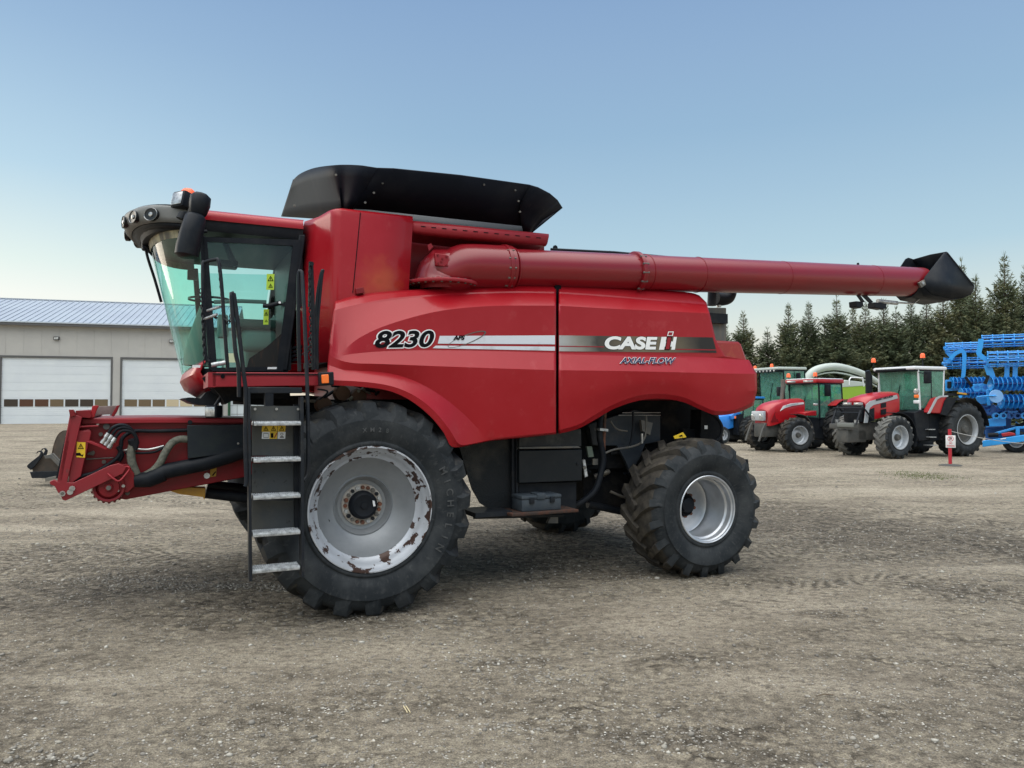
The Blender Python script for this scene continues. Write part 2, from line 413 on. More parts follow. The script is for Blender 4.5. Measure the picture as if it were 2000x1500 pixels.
fs = [
 [(654,589,.36),(700,576,.36),(760,569,.36),(850,564,.36),(900,562,.36),(950,557,.36),(1000,553.5,.36),(1086,553,.36)],
 [(652,606,.27),(700,594,.27),(760,583,.27),(850,575,.27),(900,572,.27),(1000,569,.27),(1086,570,.27)],
 [(651,611,.262),(700,598,.262),(760,587,.262),(850,578,.262),(900,575,.262),(1000,572,.262),(1086,573,.262)],
 [(645,668,.14),(658,690,.13),(675,681,.125),(700,661,.115),(740,641,.11),(790,624,YF),(850,609,YF),(910,601,YF),(980,597,YF),(1086,597,YF)],
 [(644,680,.135),(660,695,.12),(690,691,.105),(750,686,YF),(850,684,YF),(960,685.5,YF),(1086,689,YF)],
 [(642,692,.13),(660,702,.11),(690,709,.06),(750,711,.03),(850,715,.015),(960,719,.01),(1086,723,.005)],
 [(640,712,.13),(670,722,.10),(700,724,.07),(760,729,.065),(810,744,.06),(860,772,.055),(905,808,.055),(935,838,.05),(958,854,.05),(1020,850,.05),(1086,844,.05)],
 [(639,742,.05),(700,745,-.02),(750,751,-.04),(790,763,-.05),(825,783,-.05),(855,810,-.045),(880,842,-.03),(898,868,.0),(930,865,.04),(960,859,.055),(1020,853,.06),(1086,846,.06)],
 [(639,752,.06),(700,755,-.01),(750,761,-.03),(787,774,-.04),(820,795,-.04),(847,820,-.035),(868,847,-.02),(884,873,.01),(930,867,.07),(960,861,.09),(1020,855,.10),(1086,848,.10)],
 [(640,751,.2),(700,754,.18),(750,760,.17),(786,773,.17),(818,794,.17),(845,819,.17),(866,846,.18),(883,872,.2),(930,866,.2),(960,860,.2),(1020,854,.2),(1086,847,.2)],
]
rs_ = [
 [(1092,554,.36),(1180,559,.36),(1280,566,.36),(1345,571,.36),(1366,577,.37)],
 [(1092,570,.27),(1180,576,.27),(1280,584,.27),(1380,591,.29)],
 [(1092,573,.262),(1180,579,.262),(1280,587,.262),(1381,595,.28)],
 [(1092,597,YF),(1180,602,YF),(1280,607,YF),(1386,612,YF)],
 [(1092,660,YF),(1180,662,YF),(1280,664,YF),(1398,664,YF)],
 [(1092,689,YF),(1180,691,YF),(1280,694,YF),(1380,697,YF),(1416,696,YF)],
 [(1092,692,YF-.005),(1180,694,YF-.005),(1280,697,YF-.005),(1400,701,YF-.005),(1440,703,.12),(1463,703,.14)],
 [(1092,723,.005),(1180,724,.005),(1280,726,.005),(1400,729,.005),(1450,730,.02),(1478,730,.05)],
 [(1092,775,.02),(1150,772,.02),(1200,757,.02),(1240,748,.02),(1290,744,.02),(1340,750,.02),(1400,765,.02),(1450,765,.03),(1479,762,.05)],
 [(1092,840,.06),(1130,829,.06),(1165,808,.06),(1200,789,.06),(1245,773,.06),(1290,769,.06),(1335,776,.06),(1370,792,.06),(1400,803,.06),(1440,799,.06),(1474,783,.08)],
 [(1092,847,.10),(1130,837,.10),(1165,818,.10),(1200,798,.10),(1245,783,.10),(1290,778.5,.10),(1333,785,.10),(1368,800,.10),(1400,811,.10),(1440,806,.10),(1472,792,.12)],
 [(1092,846,.2),(1130,836,.2),(1165,817,.2),(1200,797,.2),(1245,782,.2),(1290,777.5,.2),(1333,784,.2),(1368,799,.2),(1400,810,.2),(1440,805,.2),(1471,791,.2)],
]
FS = shield(fs, 90, 'front_side_panel')
RS = shield(rs_, 80, 'rear_side_panel')
for o in (FS, RS):
    c = o.copy(); COL.objects.link(c); c.scale.y = -1; c.location.y = 2*YC
# black gap between the shields + seam strip
pl([(1084,556),(1096,556),(1096,846),(1084,846)], .30, .05, 'seam_strip', ink)
# decals on the flat band (Y = YF)
YD = YF-.004
def onq(x0, yb0, x1, yb1, hpx, Y=YD, lean=0):
    """text frame whose baseline runs from pixel (x0,yb0) to (x1,yb1)"""
    a = P(x0, yb0, Y); b = P(x1, yb1, Y); t = P(x0, yb0-hpx, Y); t.x = a.x
    ux = b-a; uz = t-a
    return lambda u, v: a+ux*u+uz*v
def decal(pts, m, name, parent, Y=YD, label=None):
    b = MB(); q = [P(x, y, Y) for x, y in pts]; b.add(q, [tuple(range(len(q)))]); return b.build(name, m, parent, 0, label=label)
f = onq(732, 680, 848, 678, 34)
t0 = textmesh('8230', .03, .25)
text_fit('model_number', '8230', white, FS, lambda u, v: f(u, v)+Vector((0,.001,0)), 1, 1, .03, .25, .045, base=t0)
text_fit('model_number', '8230', ink, FS, lambda u, v: f(u, v)-Vector((0,.001,0)), 1, 1, .03, .25, 0, base=t0)
decal([(859,656),(1084,655),(1084,672.5),(855,671)], fadew, 'white_stripe', FS)
decal([(851,675),(1084,677),(1084,685),(845,680)], fadew, 'white_stripe', FS)
f2 = onq(885, 664, 908, 664, 9, YD-.006)
text_fit('decal_lettering', 'AFS', ink, FS, f2, 1, 1, .05, .2)
def ell(px, py, a, b_, ang, w, n=40):
    o_, i_ = [], []
    for k in range(n):
        t = 2*math.pi*k/n; 
        for L_, s_ in ((o_, 1), (i_, 0)):
            ww = w*(.35+.65*abs(math.cos(t/2))**2)
            aa, bb = (a, b_) if s_ else (a-ww, b_-ww*.7)
            x = aa*math.cos(t); y = bb*math.sin(t); L_.append(P(px+x*math.cos(ang)-y*math.sin(ang), py-(x*math.sin(ang)+y*math.cos(ang)), YD-.002))
    return o_, i_
o_, i_ = ell(912, 662.5, 40, 9, rad(21), 3.2)
MB().rings([o_, i_], False).build('orbit_emblem', dsteel, FS, 0)
stripem = mat('fading_stripe', (.3,.3,.3), .4)
nt = stripem.node_tree; N = nt.nodes.new; L = nt.links.new; tc = N('ShaderNodeTexCoord'); sx = N('ShaderNodeSeparateXYZ'); L(tc.outputs['Object'], sx.inputs[0]); nn = N('ShaderNodeTexNoise'); nn.inputs['Scale'].default_value = 3.5; nn.inputs['Detail'].default_value = 7; L(tc.outputs['Object'], nn.inputs['Vector'])
mr0 = N('ShaderNodeMapRange'); L(sx.outputs['X'], mr0.inputs['Value']); mr0.inputs['From Min'].default_value = P(1092,670,.1).x; mr0.inputs['From Max'].default_value = P(1398,670,.1).x
ad = N('ShaderNodeMath'); ad.operation = 'MULTIPLY_ADD'; L(nn.outputs['Fac'], ad.inputs[0]); ad.inputs[1].default_value = .22; L(mr0.outputs[0], ad.inputs[2])
rp = N('ShaderNodeValToRGB'); e = rp.color_ramp.elements; e[0].position = .08; e[0].color = (.42,.43,.43,1); e[1].position = 1.0; e[1].color = (.012,.010,.009,1)
for p_, c_ in ((.2,(.24,.23,.20,1)),(.33,(.04,.035,.03,1)),(.42,(.10,.085,.06,1)),(.62,(.16,.135,.085,1)),(.80,(.13,.105,.065,1)),(.93,(.05,.04,.03,1))):
    q = e.new(p_); q.color = c_
L(ad.outputs[0], rp.inputs[0]); L(rp.outputs[0], nt.nodes['Principled BSDF'].inputs['Base Color'])
decal([(1092,655),(1392,659),(1396,673),(1400,689),(1092,686)], stripem, 'dark_stripe', RS)
decal([(1092,675.2),(1180,676.6),(1180,678.4),(1092,677.2)], redf, 'red_pinstripe', RS, YD-.001)
decal([(1320,681.2),(1398,682.4),(1398,684.6),(1320,683.2)], redf, 'red_pinstripe', RS, YD-.001)
wd_ = mat('decal_white', (.82,.83,.82), .4)
fc = onq(1181, 682.5, 1284, 683, 26, YD-.003)
tc_ = textmesh('CASE', .045, .12)
text_fit('brand_lettering', 'CASE', ink, RS, lambda u, v: fc(u, v)+Vector((0,.001,0)), 1, 1, .045, .12, .025, base=tc_)
text_fit('brand_lettering', 'CASE', wd_, RS, lambda u, v: fc(u, v)-Vector((0,.001,0)), 1, 1, .045, .12, 0, base=tc_)
decal([(1287,683),(1292,658),(1302,658),(1297,683)], wd_, 'emblem', RS, YD-.004)
decal([(1311,683),(1316,658),(1322,658),(1318,683)], wd_, 'emblem', RS, YD-.004)
decal([(1296,677),(1298,667),(1316,667),(1314,677)], wd_, 'emblem', RS, YD-.0045)
decal([(1298,683.5),(1303,657),(1313,657),(1308,683.5)], ink, 'emblem', RS, YD-.005)
decal([(1300,682),(1304,659),(1311,659),(1307,682)], redf, 'emblem', RS, YD-.006)
decal([(1303,656),(1305,647.5),(1316,647.5),(1314,656)], wd_, 'emblem', RS, YD-.005)
decal([(1305,654.8),(1306.5,649),(1314,649),(1312.5,654.8)], redf, 'emblem', RS, YD-.006)
def bandY(py): return YF-.005+(.005-YF+.005)*((py-692)/(723-692+3))
def fax(u, v):
    px = 1211+106*u; py = 710-12*v+.6*u
    return P(px+v*3, py, bandY(py)-.012)
ta = textmesh('AXIAL-FLOW', .03, .1)
text_fit('decal_lettering', 'AXIAL-FLOW', wd_, RS, lambda u, v: fax(u, v)+Vector((0,.001,0)), 1, 1, .03, .1, .03, base=ta)
text_fit('decal_lettering', 'AXIAL-FLOW', navy, RS, lambda u, v: fax(u, v)-Vector((0,.002,0)), 1, 1, .03, .1, 0, base=ta)

# ---- rear hood, exhaust, engine deck
q = [P(x, y, .45) for x, y in [(1395,664),(1444,667),(1449,672),(1461,706),(1466,760),(1395,760)]]
MB().prism(q, (0, 2.7, 0)).build('rear_hood', mat('hood_dusty_red', (.34,.02,.018), .4, 0, (.45,.10,.035), 3.5, .42, .6, coat=.3), H, 35, bevel=.03)
q = [P(x, y, .62) for x, y in [(1360,600),(1419,601),(1419,668),(1360,668)]]
MB().prism(q, (0, .9, 0)).build('radiator_housing', mat('housing_grey', (.13,.135,.125), .6, 0, (.20,.17,.13), 5, .42, .7, .1, 30, stretch=(6,6,.8)), H, bevel=.01)
tb([(1390,597,.8),(1391,570,.8),(1391,560,.8)], .055, 'intake_pipe', blackm, k=0)
tb([(1398,583,.85),(1404,584,.85),(1415,584,.85),(1424,578,.85),(1427,565,.85)], .085, 'intake_elbow', black)
tb([(1404,586,.85),(1404,600,.85)], .03, 'bracket', steel, k=0)
MB().box(1.9, 4.6, .55, 3.05, 2.9, 3.02).build('engine_deck', blackm, H)
for x in (1188, 1353):
    tb([(x,566,.35),(x+4,556,.38)], .02, 'bracket', redf, k=0)
tb([(1076,487,.9),(1200,493,.9),(1380,509,.9)], .016, 'deck_rail', blackm, k=0)
bolt(1084, 484, .9, .03, blackm, name='vent_cap'); bolt(1190, 494, .9, .025, blackm, name='vent_cap')

# ---- body core
MB().box(.05, 4.05, .42, 3.18, 1.95, 2.95).build('body_core', redd, H)
MB().box(-.55, 4.3, .75, 2.85, 1.15, 1.95).build('chassis', under, H, bevel=.01)
MB().box(-.12, .6, .6, 3.0, 2.35, 2.9).build('tank_floor', under, H)

# ---- grain tank side (chamfered front corner)
Zt = P(655, 409, .42).z
def tank_path():
    a = P(597, 440, 1.02); b = P(652, 410, .46); c = P(668, 410, .40); d = P(806, 425, .40)
    return [a, a.lerp(b, .5), b.lerp(a, .06), b, (b+c)/2+Vector((.0,-.012,0)), c, c.lerp(d, .5), d]
tp = tank_path()
xb = P(792, 600, .40).x - tp[-1].x
rowsT = []
for t in [0, .012, .05, .3, .6, 1]:
    r = []
    for i, p in enumerate(tp):
        z = Zt+(2.30-Zt)*t; dx = 0
        zz = z
        if i == 0: zz = min(z, P(597,437,1.02).z+.005); dx = -.17*t
        if i == 1: zz = min(z, Zt-.02); dx = -.10*t
        if i == 7: dx = xb*t*1.25
        if i in (2,3,4): dx = -.02*t
        ins = .025 if t == 0 else (.006 if t == .012 else 0)
        r.append(Vector((p.x+dx, p.y+ins, zz)))
    rowsT.append(r)
tankm = red.copy(); tankm.name = 'tank_red_rust_stain'
def stain(m, ctr, r0, c2, c3):
    nt = m.node_tree; N = nt.nodes.new; L = nt.links.new; b = nt.nodes['Principled BSDF']; src = b.inputs['Base Color'].links[0].from_socket
    tc = N('ShaderNodeTexCoord'); 
    for rr, c, k in ((r0, c2, .32), (r0*.16, c3, .6)):
        d = N('ShaderNodeVectorMath'); d.operation = 'DISTANCE'; L(tc.outputs['Object'], d.inputs[0]); d.inputs[1].default_value = ctr
        n = N('ShaderNodeTexNoise'); n.inputs['Scale'].default_value = 7; n.inputs['Detail'].default_value = 6; L(tc.outputs['Object'], n.inputs['Vector'])
        a = N('ShaderNodeMath'); a.operation = 'MULTIPLY_ADD'; L(n.outputs['Fac'], a.inputs[0]); a.inputs[1].default_value = rr*1.6; L(d.outputs['Value'], a.inputs[2])
        r = N('ShaderNodeMapRange'); L(a.outputs[0], r.inputs['Value']); r.inputs['From Min'].default_value = rr*1.9; r.inputs['From Max'].default_value = rr*.9; r.inputs['To Max'].default_value = k
        mx = N('ShaderNodeMix'); mx.data_type = 'RGBA'; L(r.outputs[0], mx.inputs['Factor']); L(src, mx.inputs['A']); mx.inputs['B'].default_value = (*c, 1); src = mx.outputs['Result']
    L(src, b.inputs['Base Color'])
stain(tankm, tuple(P(740, 551, .40)), .26, (.50,.14,.035), (.30,.04,.01))
gt = MB().grid(rowsT).build('grain_tank', tankm, H, 30, solid=.02)
tb([(704,415,.379),(697,490,.379),(689,572,.379)], .004, 'panel_seam', ink, gt, k=0, n=6)
# front face of the body below the cab corner (red, with louvres)
q = [P(597,520,.99), P(640,520,.50), P(634,724,.46), P(562,724,1.0)]
for i in range(4): pl([(574,676+i*8),(590,674+i*8),(590,679+i*8),(572,681+i*8)], .80, .2, 'louvre', ink)
decal([(597,520),(607,512),(607,535),(600,540)], ink, 'vent', gt, .9)
decal([(668,566),(712,560),(712,573),(668,580)], redf, 'hinge_plate', gt, .385)
pl([(695,563),(710,561),(712,572),(696,574)], .33, .06, 'hinge', redd, gt, bevel=.004)
# top rails and recess wall
MB().grid([[P(800,433,.42), P(1071,459,.42)], [P(800,437,.40), P(1071,463,.40)], [P(799,449,.40), P(1068,475,.40)], [P(799,452,.42), P(1066,478,.42)], [P(799,454,.62), P(1052,484,.62)], [P(800,470,.9), P(1040,500,.9)]]).build('tank_top_rail', redf, H, 20, solid=.015)
for i in range(12):
    x = 822+i*20.5; y = 441+(x-822)*.098
    decal([(x,y),(x+9,y+.9),(x+9,y+2.6),(x,y+1.7)], ink, 'rail_slot', gt, .382)
tb([(806,452,.55),(935,466,.55)], .012, 'tie_rod', redf, k=0)
wl = P(805,460,.95); wr = P(1100,500,.95)
MB().box(P(700,460,.95).x, wr.x-.25, .95, 2.7, 2.9, wl.z+.1).build('tank_rear_wall', redd, H)
MB().grid([[P(783,545,.9), P(930,560,.9)], [P(780,600,.25), P(960,600,.25)]]).build('turret_deck', redf, H, solid=.01)

# ---- black flared tank extension
ext = MB()
def hopper():
    # base loop and flared rim loop, clockwise from rear near corner
    nb = P(1028,452,.75); zb = nb.z-.02
    xf = P(655,408,.75).x; xr = nb.x
    zb0 = P(700,412,.75).z
    cen = Vector(((xf+xr)/2, YC, 0))
    rim, base, mid = [], [], []
    pr = []
    # near side
    near_top = [P(745,329,.28), P(770,331,.28), P(900,344,.28), P(1035,362,.28), P(1050,366,.30)]
    corner_r = [P(1075,380,.36), P(1099,405,.50)]
    return zb0, xf, xr
zb0, xf, xr = hopper()
hb = zb0-.06
NB = [Vector((xr, .75, hb)), Vector((xf+.02, .75, hb)), Vector((xf-.03, .80, hb)), Vector((xf-.06, .95, hb))]
def wall(rows, name, m=hop):
    return MB().grid(rows).build(name, m, HX, 30, solid=.012)
HX = MB().grid([[P(690,402,.80), P(1026,434,.80)], [P(690,440,.80), P(1026,475,.80)]]).build('tank_extension', mat('sill_grey', (.09,.10,.11), .5), H, 30, solid=.012)
rT = [P(738,329,.30), P(770,330,.28), P(900,343,.28), P(1035,362,.28)]
rB = [P(690,408,.74), P(722,410,.74), P(880,427,.74), P(1022,442,.74)]
wall([rT, [a.lerp(b, .5)+Vector((0,.01,0)) for a, b in zip(rT, rB)], rB], 'side_wall')
# rear corner flare: rim continues round to the rear wall
rearT = [P(1035,362,.28), P(1052,367,.30), P(1075,379,.38), P(1090,392,.50), P(1099,406,.70)]
rearB = [P(1022,452,.76), P(1025,453,.77), P(1030,454,.80), P(1034,455,.86), P(1038,456,.95)]
wall([rearT, [a.lerp(b, .4)+Vector((-.07,.03,-.02)) for a, b in zip(rearT, rearB)], [a.lerp(b, .75)+Vector((-.04,.015,-.01)) for a, b in zip(rearT, rearB)], rearB], 'corner_wall')
a, b_ = rearT[-1], rearB[-1]
wall([[a, Vector((a.x, 2.9, a.z))], [a.lerp(b_, .5), Vector((a.x*.5+b_.x*.5, 2.75, (a.z+b_.z)/2))], [b_, Vector((b_.x, 2.65, b_.z))]], 'rear_wall')
# front corner + front wall (flared forward)
fT = [P(738,329,.30), P(720,326,.34), P(700,323,.42), P(672,322,.60), P(640,324,.85)]
Xr = fT[-1].x
fB = [P(690,410,.76), P(684,411,.78), P(676,411,.82), P(668,411,.92), P(660,412,1.08)]
T0 = fT[-1]; B0 = fB[-1]
T1 = C.PX(610, 329, T0.x-.0); T2 = C.PX(585, 340, T0.x+.0); T3 = C.PX(572,352,T0.x)
B1 = C.PX(600, 416, B0.x); B3 = C.PX(549, 423, B0.x); 
FT_ = catmull(fT+[T1,T2,T3], 5); FB_ = catmull(fB+[B1, B1.lerp(B3,.5), B3], 5)
wall([[a.lerp(b, k/4) for a, b in zip(FT_, FB_)] for k in range(5)], 'front_wall')
farT = Vector((rearT[-1].x, 3.2, T3.z-.1)); 
wall([[T3, Vector((rearT[-1].x, T3.y, rearT[0].z))], [B3, Vector((B3.x+2.4, B3.y-.4, B3.z))]], 'side_wall')
for x, y in ((764,338),(747,358),(730,377),(713,396),(945,361),(1006,372),(1012,393),(1015,414),(575,402),(656,342)):
    bolt(x, y, .34 if x > 800 else .45, .011, dsteel, HX, 'rivet')

# ---- unloading auger
A0 = P(925, 522, .40); A1 = P(1790, 551, .40); ax = (A1-A0)
AR = .205
aug = MB().tube([A0+ax*t for t in (0,.1,.3,.5,.75,1.012)], AR, 40).build('unloading_auger', redaug, H, 50)
def flange(px, name='flange', w=.05, r=.25, m=redaug):
    c = P(px, 0, .40); t = (c.x-A0.x)/ax.x; p = A0+ax*t; d = ax.normalized()
    MB().tube([p-d*w/2, p-d*w/2+d*.008, p+d*w/2-d*.008, p+d*w/2], r, 40, rr=[r-.01, r, r, r-.01]).build(name, m, aug, 40)
flange(984, w=.05, r=.245); flange(1000, w=.025, r=.222); flange(1237, w=.055, r=.24); flange(1258, 'clamp_ring', .02, .215); flange(1357, 'clamp_ring', .012, .212); flange(1520, 'clamp_ring', .006, .208); flange(1694, 'clamp_ring', .006, .208)
for cx in (984, 1237):
    c = P(cx, 0, .40); t = (c.x-A0.x)/ax.x; p = A0+ax*t; d = ax.normalized()
    for k in range(7):
        a = -math.pi*.15-k*math.pi*.14; q = p+Vector((0, -math.cos(a+1.2)*.232, math.sin(a+1.2)*.232))
        MB().tube([q-d*.04, q+d*.04], .011, 6).build('bolt', dsteel, aug)
# elbow
e0 = P(868, 556, .52)
Cz = e0.z
path = [Vector((e0.x-.02, .52, Cz)), Vector((e0.x-.02, .52, Cz+.05)), Vector((e0.x+.0, .50, Cz+.13)), Vector((e0.x+.05, .46, A0.z-.09)), Vector((e0.x+.14, .42, A0.z-.02)), A0.copy(), A0+ax*.06]
cp = catmull(path, 4)
MB().tube(cp, .2, 32, rr=[.30-.065*min(1, i/12) for i in range(len(cp))]).build('elbow', redaug, aug, 50)
MB().lathe([(.23,-.06),(.23,-.02),(.375,-.02),(.38,-.01),(.38,.006),(.375,.012),(.29,.016)], (e0.x-.02,.52,Cz), 'Z', 40).build('turret_ring', redf, aug, 40)
for k in range(14):
    a = math.pi+math.pi*k/13
    MB().lathe([(.0,-.03),(.013,-.03),(.013,.02),(0,.02)], (e0.x-.02+.345*math.cos(a), .52+.345*math.sin(a), Cz), 'Z', 8).build('bolt', dsteel, aug)
pl([(850,494),(871,497),(877,500),(876,522),(852,518)], .262, .05, 'access_plate', redf, aug, bevel=.006)
for x, y in ((855,498),(872,501),(856,514),(872,518),(864,505),(862,511)): bolt(x, y, .26, .01, redd, aug)
pl([(835,478),(842,475),(846,482),(838,490)], .45, .02, 'lifting_lug', redf, aug)
tb([(912,562,.4),(922,550,.35),(940,552,.35),(938,562,.35)], .02, 'bracket', redf, aug, k=0)
pl([(905,545),(945,548),(943,563),(905,563)], .42, .1, 'cradle', redf, aug)
# spout
sp = MB()
npts = [(1800,556),(1806,541),(1843,494),(1848,492.5),(1901,556),(1902,561),(1896,574),(1880,581),(1862,583),(1838,578),(1818,574)]
n3 = [P(x, y, .17) for x, y in npts]; f3 = [p+Vector((0,.50,0)) for p in n3]
spout = MB().add(n3, [tuple(range(len(n3)))]).build('spout', black, aug, 35, solid=.012)
fw = [(1756,524),(1768,506),(1773,503.5),(1781,506),(1795,513),(1806,513.5),(1822,507),(1843,493),(1856,520),(1850,545),(1800,545)]
MB().add([P(x, y, .66) for x, y in fw], [tuple(range(len(fw)))]).build('spout_side', black, spout, 0, solid=.012)
MB().grid([[n3[i], Vector((n3[i].x, .64, n3[i].z-.02))] for i in (5,6,7,8,9,10,0)]).build('spout_floor', black, spout, 40, solid=.012)
MB().grid([[n3[i], Vector((n3[i].x-.02, .40, n3[i].z+.0)), Vector((n3[i].x-.05,.66,n3[i].z-.03))] for i in (3,4,5)]).build('spout_lip', black, spout, 40, solid=.012)
tb([(1849,494,.165),(1900,557,.165)], .016, 'spout_edge', blackm, spout, k=0)
d = ax.normalized()
pE = A0+ax*1.0
dz_ = Vector((0,0,-.045)); MB().tube([pE-d*.20+dz_, pE-d*.02+dz_, pE+d*.08+dz_], .2, 32, rr=[.185,.205,.21]).build('spout_collar', black, spout, 50)
pl([(1795,552),(1806,546),(1809,556),(1800,562)], .155, .03, 'pivot_bracket', dsteel, spout, bevel=.004)
bolt(1802, 553, .155, .022, galv, spout, 'pivot_bolt')
# lamp + actuator below the tip
pl([(1672,573),(1684,590),(1690,590),(1678,573)], .40, .02, 'lamp_bracket', blackm, aug)
pl([(1672,588),(1686,589),(1687,597),(1682,602),(1673,599)], .34, .12, 'work_light', black, aug, bevel=.008)
pl([(1680,573),(1700,592),(1706,590),(1690,573)], .40, .02, 'actuator_bracket', blackm, aug)
pl([(1709,590),(1732,593),(1732,602),(1726,604),(1709,601)], .33, .12, 'actuator_motor', black, aug, bevel=.01)
tb([(1714,588,.38),(1752,592,.38)], .028, 'actuator_tube', galv, aug, k=0)
tb([(1752,591,.38),(1784,593,.38),(1800,580,.38)], .012, 'actuator_rod', steel, aug, k=0)
bolt(1675, 516, .4, .02, black, aug, 'knob')
# ================================================================== CAB
YN = .85; YF2 = 2*YC-YN
def ringC(xc, xs, yn, xr, z, n=14, pw=.75, zs=0.):
    """near rear -> near front corner -> nose -> far; z may drop towards the nose by zs"""
    r = [Vector((xr, yn, z))]+[Vector((xr+(xs-xr)*t, yn, z)) for t in (.5,)]
    for i in range(n+1):
        t = math.pi*i/n
        r.append(Vector((xs+(xc-xs)*math.sin(t)**pw, YC-(YC-yn)*math.cos(t), z-zs*math.sin(t))))
    r += [Vector((xr+(xs-xr)*.5, 2*YC-yn, z)), Vector((xr, 2*YC-yn, z))]
    return r
zr = P(600,436,YN).z       # roof height at the rear of the cab
xR = P(592,450,YN).x       # rear of the cab
zT = P(596,462,YN).z       # bottom of black header
zA = P(395,412,YN).z
cabf = MB().rings([ringC(-1.93,-1.40,YN+.02,xR,zT-.03), ringC(-1.95,-1.42,YN,xR,zT+.02), ringC(-1.98,-1.43,YN,xR,zr-.03)]).build('cab_frame', black, H, 40)
CAB = cabf
# red roof
zt = P(420,413,YN+.1).z
rr_ = [ringC(-1.90,-1.40,YN-.015,xR,zr-.065), ringC(-1.96,-1.42,YN-.02,xR,zr-.02,zs=-.03), ringC(-1.97,-1.42,YN-.0,xR,zr+.010,zs=-.065), ringC(-1.90,-1.38,YN+.09,xR+.02,zr+.05,zs=-.05), ringC(-1.5,-1.2,YN+.4,xR-.1,zr+.07,zs=-.02)]
roof = MB().rings(rr_).build('roof', red, CAB, 45)
# visor with lamps (dark curved band wrapping the front)
def vis(t):   # t 0 near .. 1 far
    a = math.pi*t; return lambda off, z: Vector((-1.42-off*.25+(-2.05-off+1.42)*math.sin(a)**.8, YC-(YC-YN+.03)*math.cos(a), z))
prof = [(.0, zr+.065, .02), (.03, zr+.05, .04), (.036, zr+.03, .045), (.016, zr-.03, .02), (-.025, zr-.082, .0), (-.10, zr-.108, .0), (-.20, zr-.118, 0)]
rows = []
for off, z, _ in prof:
    rows.append([vis(i/24)(off*(.15+.85*math.sin(math.pi*i/24)), z-.05*(1-math.sin(math.pi*i/24))**1.0) for i in range(25)])
vu = rows[4:]; visor = MB().grid(rows[:5]).build('visor', mat('visor_grey', (.13,.135,.13), .5, 0, (.16,.16,.155), 8, .4, .7), CAB, 50, solid=.02)
MB().grid(vu).build('visor_underside', black, visor, 50, solid=.012)
MB().tube([r+Vector((0,0,.008)) for r in rows[0]], .014, 8).build('visor_rim', black, visor, 50)
for t, rx, sc in ((.40,.085,1), (.29,.095,1), (.18,.10,1.0), (.60,.085,1), (.71,.095,1), (.82,.1,1)):
    p = vis(t)(.028*math.sin(math.pi*t), zr-.015-.05*(1-math.sin(math.pi*t)))
    p2 = vis(t+.02)(.03*math.sin(math.pi*t), p.z); tg = (p2-p).normalized(); nr = tg.cross(Vector((0,0,1))).normalized()
    if nr.x > 0: nr = -nr
    if abs(t-.5) > .15: nr = (nr+Vector((-.0,0,0))).normalized()
    Mx = Matrix((tg, nr, Vector((0,0,1)))).transposed().to_4x4(); Mx.translation = p
    def lat(prof, nm, m, par, ex=1.25):
        b = MB().lathe(prof, n=28); b.v = [Mx @ Vector((v.x*ex, v.y, v.z*.88)) for v in b.v]; return b.build(nm, m, par, 50)
    hl = lat([(.068,.0),(.068,.032),(.0,.026)], 'headlight', mat('lamp_bowl', (.018,.02,.022), .25), visor)
    lat([(.0,.030),(.024,.030),(.022,.038),(0,.044)], 'bulb', lens, hl, 1)
    lat([(.063,.028),(.067,.032),(.068,.036),(.065,.038),(.061,.035)], 'lamp_ring', refl, hl)
# lower cab base
zB = P(548,722,YN).z
base = MB().rings([ringC(-1.40,-1.20,YN+.05,xR-.1,zB-.28), ringC(-1.48,-1.27,YN+.02,xR-.12,zB-.10), ringC(-1.52,-1.31,YN+.02,xR-.13,zB)]).build('cab_floor', black, CAB, 40)
# red nose panels at the foot of the windscreen
def nose(t0, t1, name):
    rws = []
    for dx, z in ((-.02,zB+.10),(-.07,zB+.045),(-.09,zB-.02),(-.05,zB-.10),(.05,zB-.16),(.14,zB-.17)):
        rws.append([Vector((-1.24-(.22)*math.sin(math.pi*t)**.75+dx, YC-(YC-YN+.01)*math.cos(math.pi*t), z+(-.085+.055*(1-math.sin(math.pi*t))*1.6))) for t in [t0+(t1-t0)*i/14 for i in range(15)]])
    return MB().grid(rws).build(name, red, CAB, 40, solid=.015)
nose(.07, .93, 'nose_panel')
pl([(371,727),(408,709),(411,717),(409,724),(371,740)], YN-.012, .004, 'amber_reflector', mat('pale_orange', (.6,.2,.12), .4), CAB) if 0 else None
# A pillars, C pillars
def pillar(p0, p1, r, name='pillar', m=black):
    MB().tube([p0, p0.lerp(p1,.5), p1], r, 8).build(name, m, CAB, 50)
at_, ab_ = P(397,462,YN+.02), P(412,722,YN+.02)
for q in (0, 1):
    f_ = (lambda v: Vector((v.x, 2*YC-v.y, v.z))) if q else (lambda v: v)
    ctop, cbot = P(590,462,YN+.01), P(556,724,YN+.01)
    b = MB().prism([f_(P(x,y,YN-.005)) for x, y in ((389,460),(402,460),(420,728),(408,722))], (0, .07 if not q else -.07, 0)); b.build('front_pillar', black, CAB, 30, bevel=.01)
    b = MB().prism([f_(P(x,y,YN-.005)) for x, y in ((584,458),(597,458),(562,724),(546,724))], (0, .09 if not q else -.09, 0)); b.build('rear_pillar', black, CAB, 30, bevel=.012)
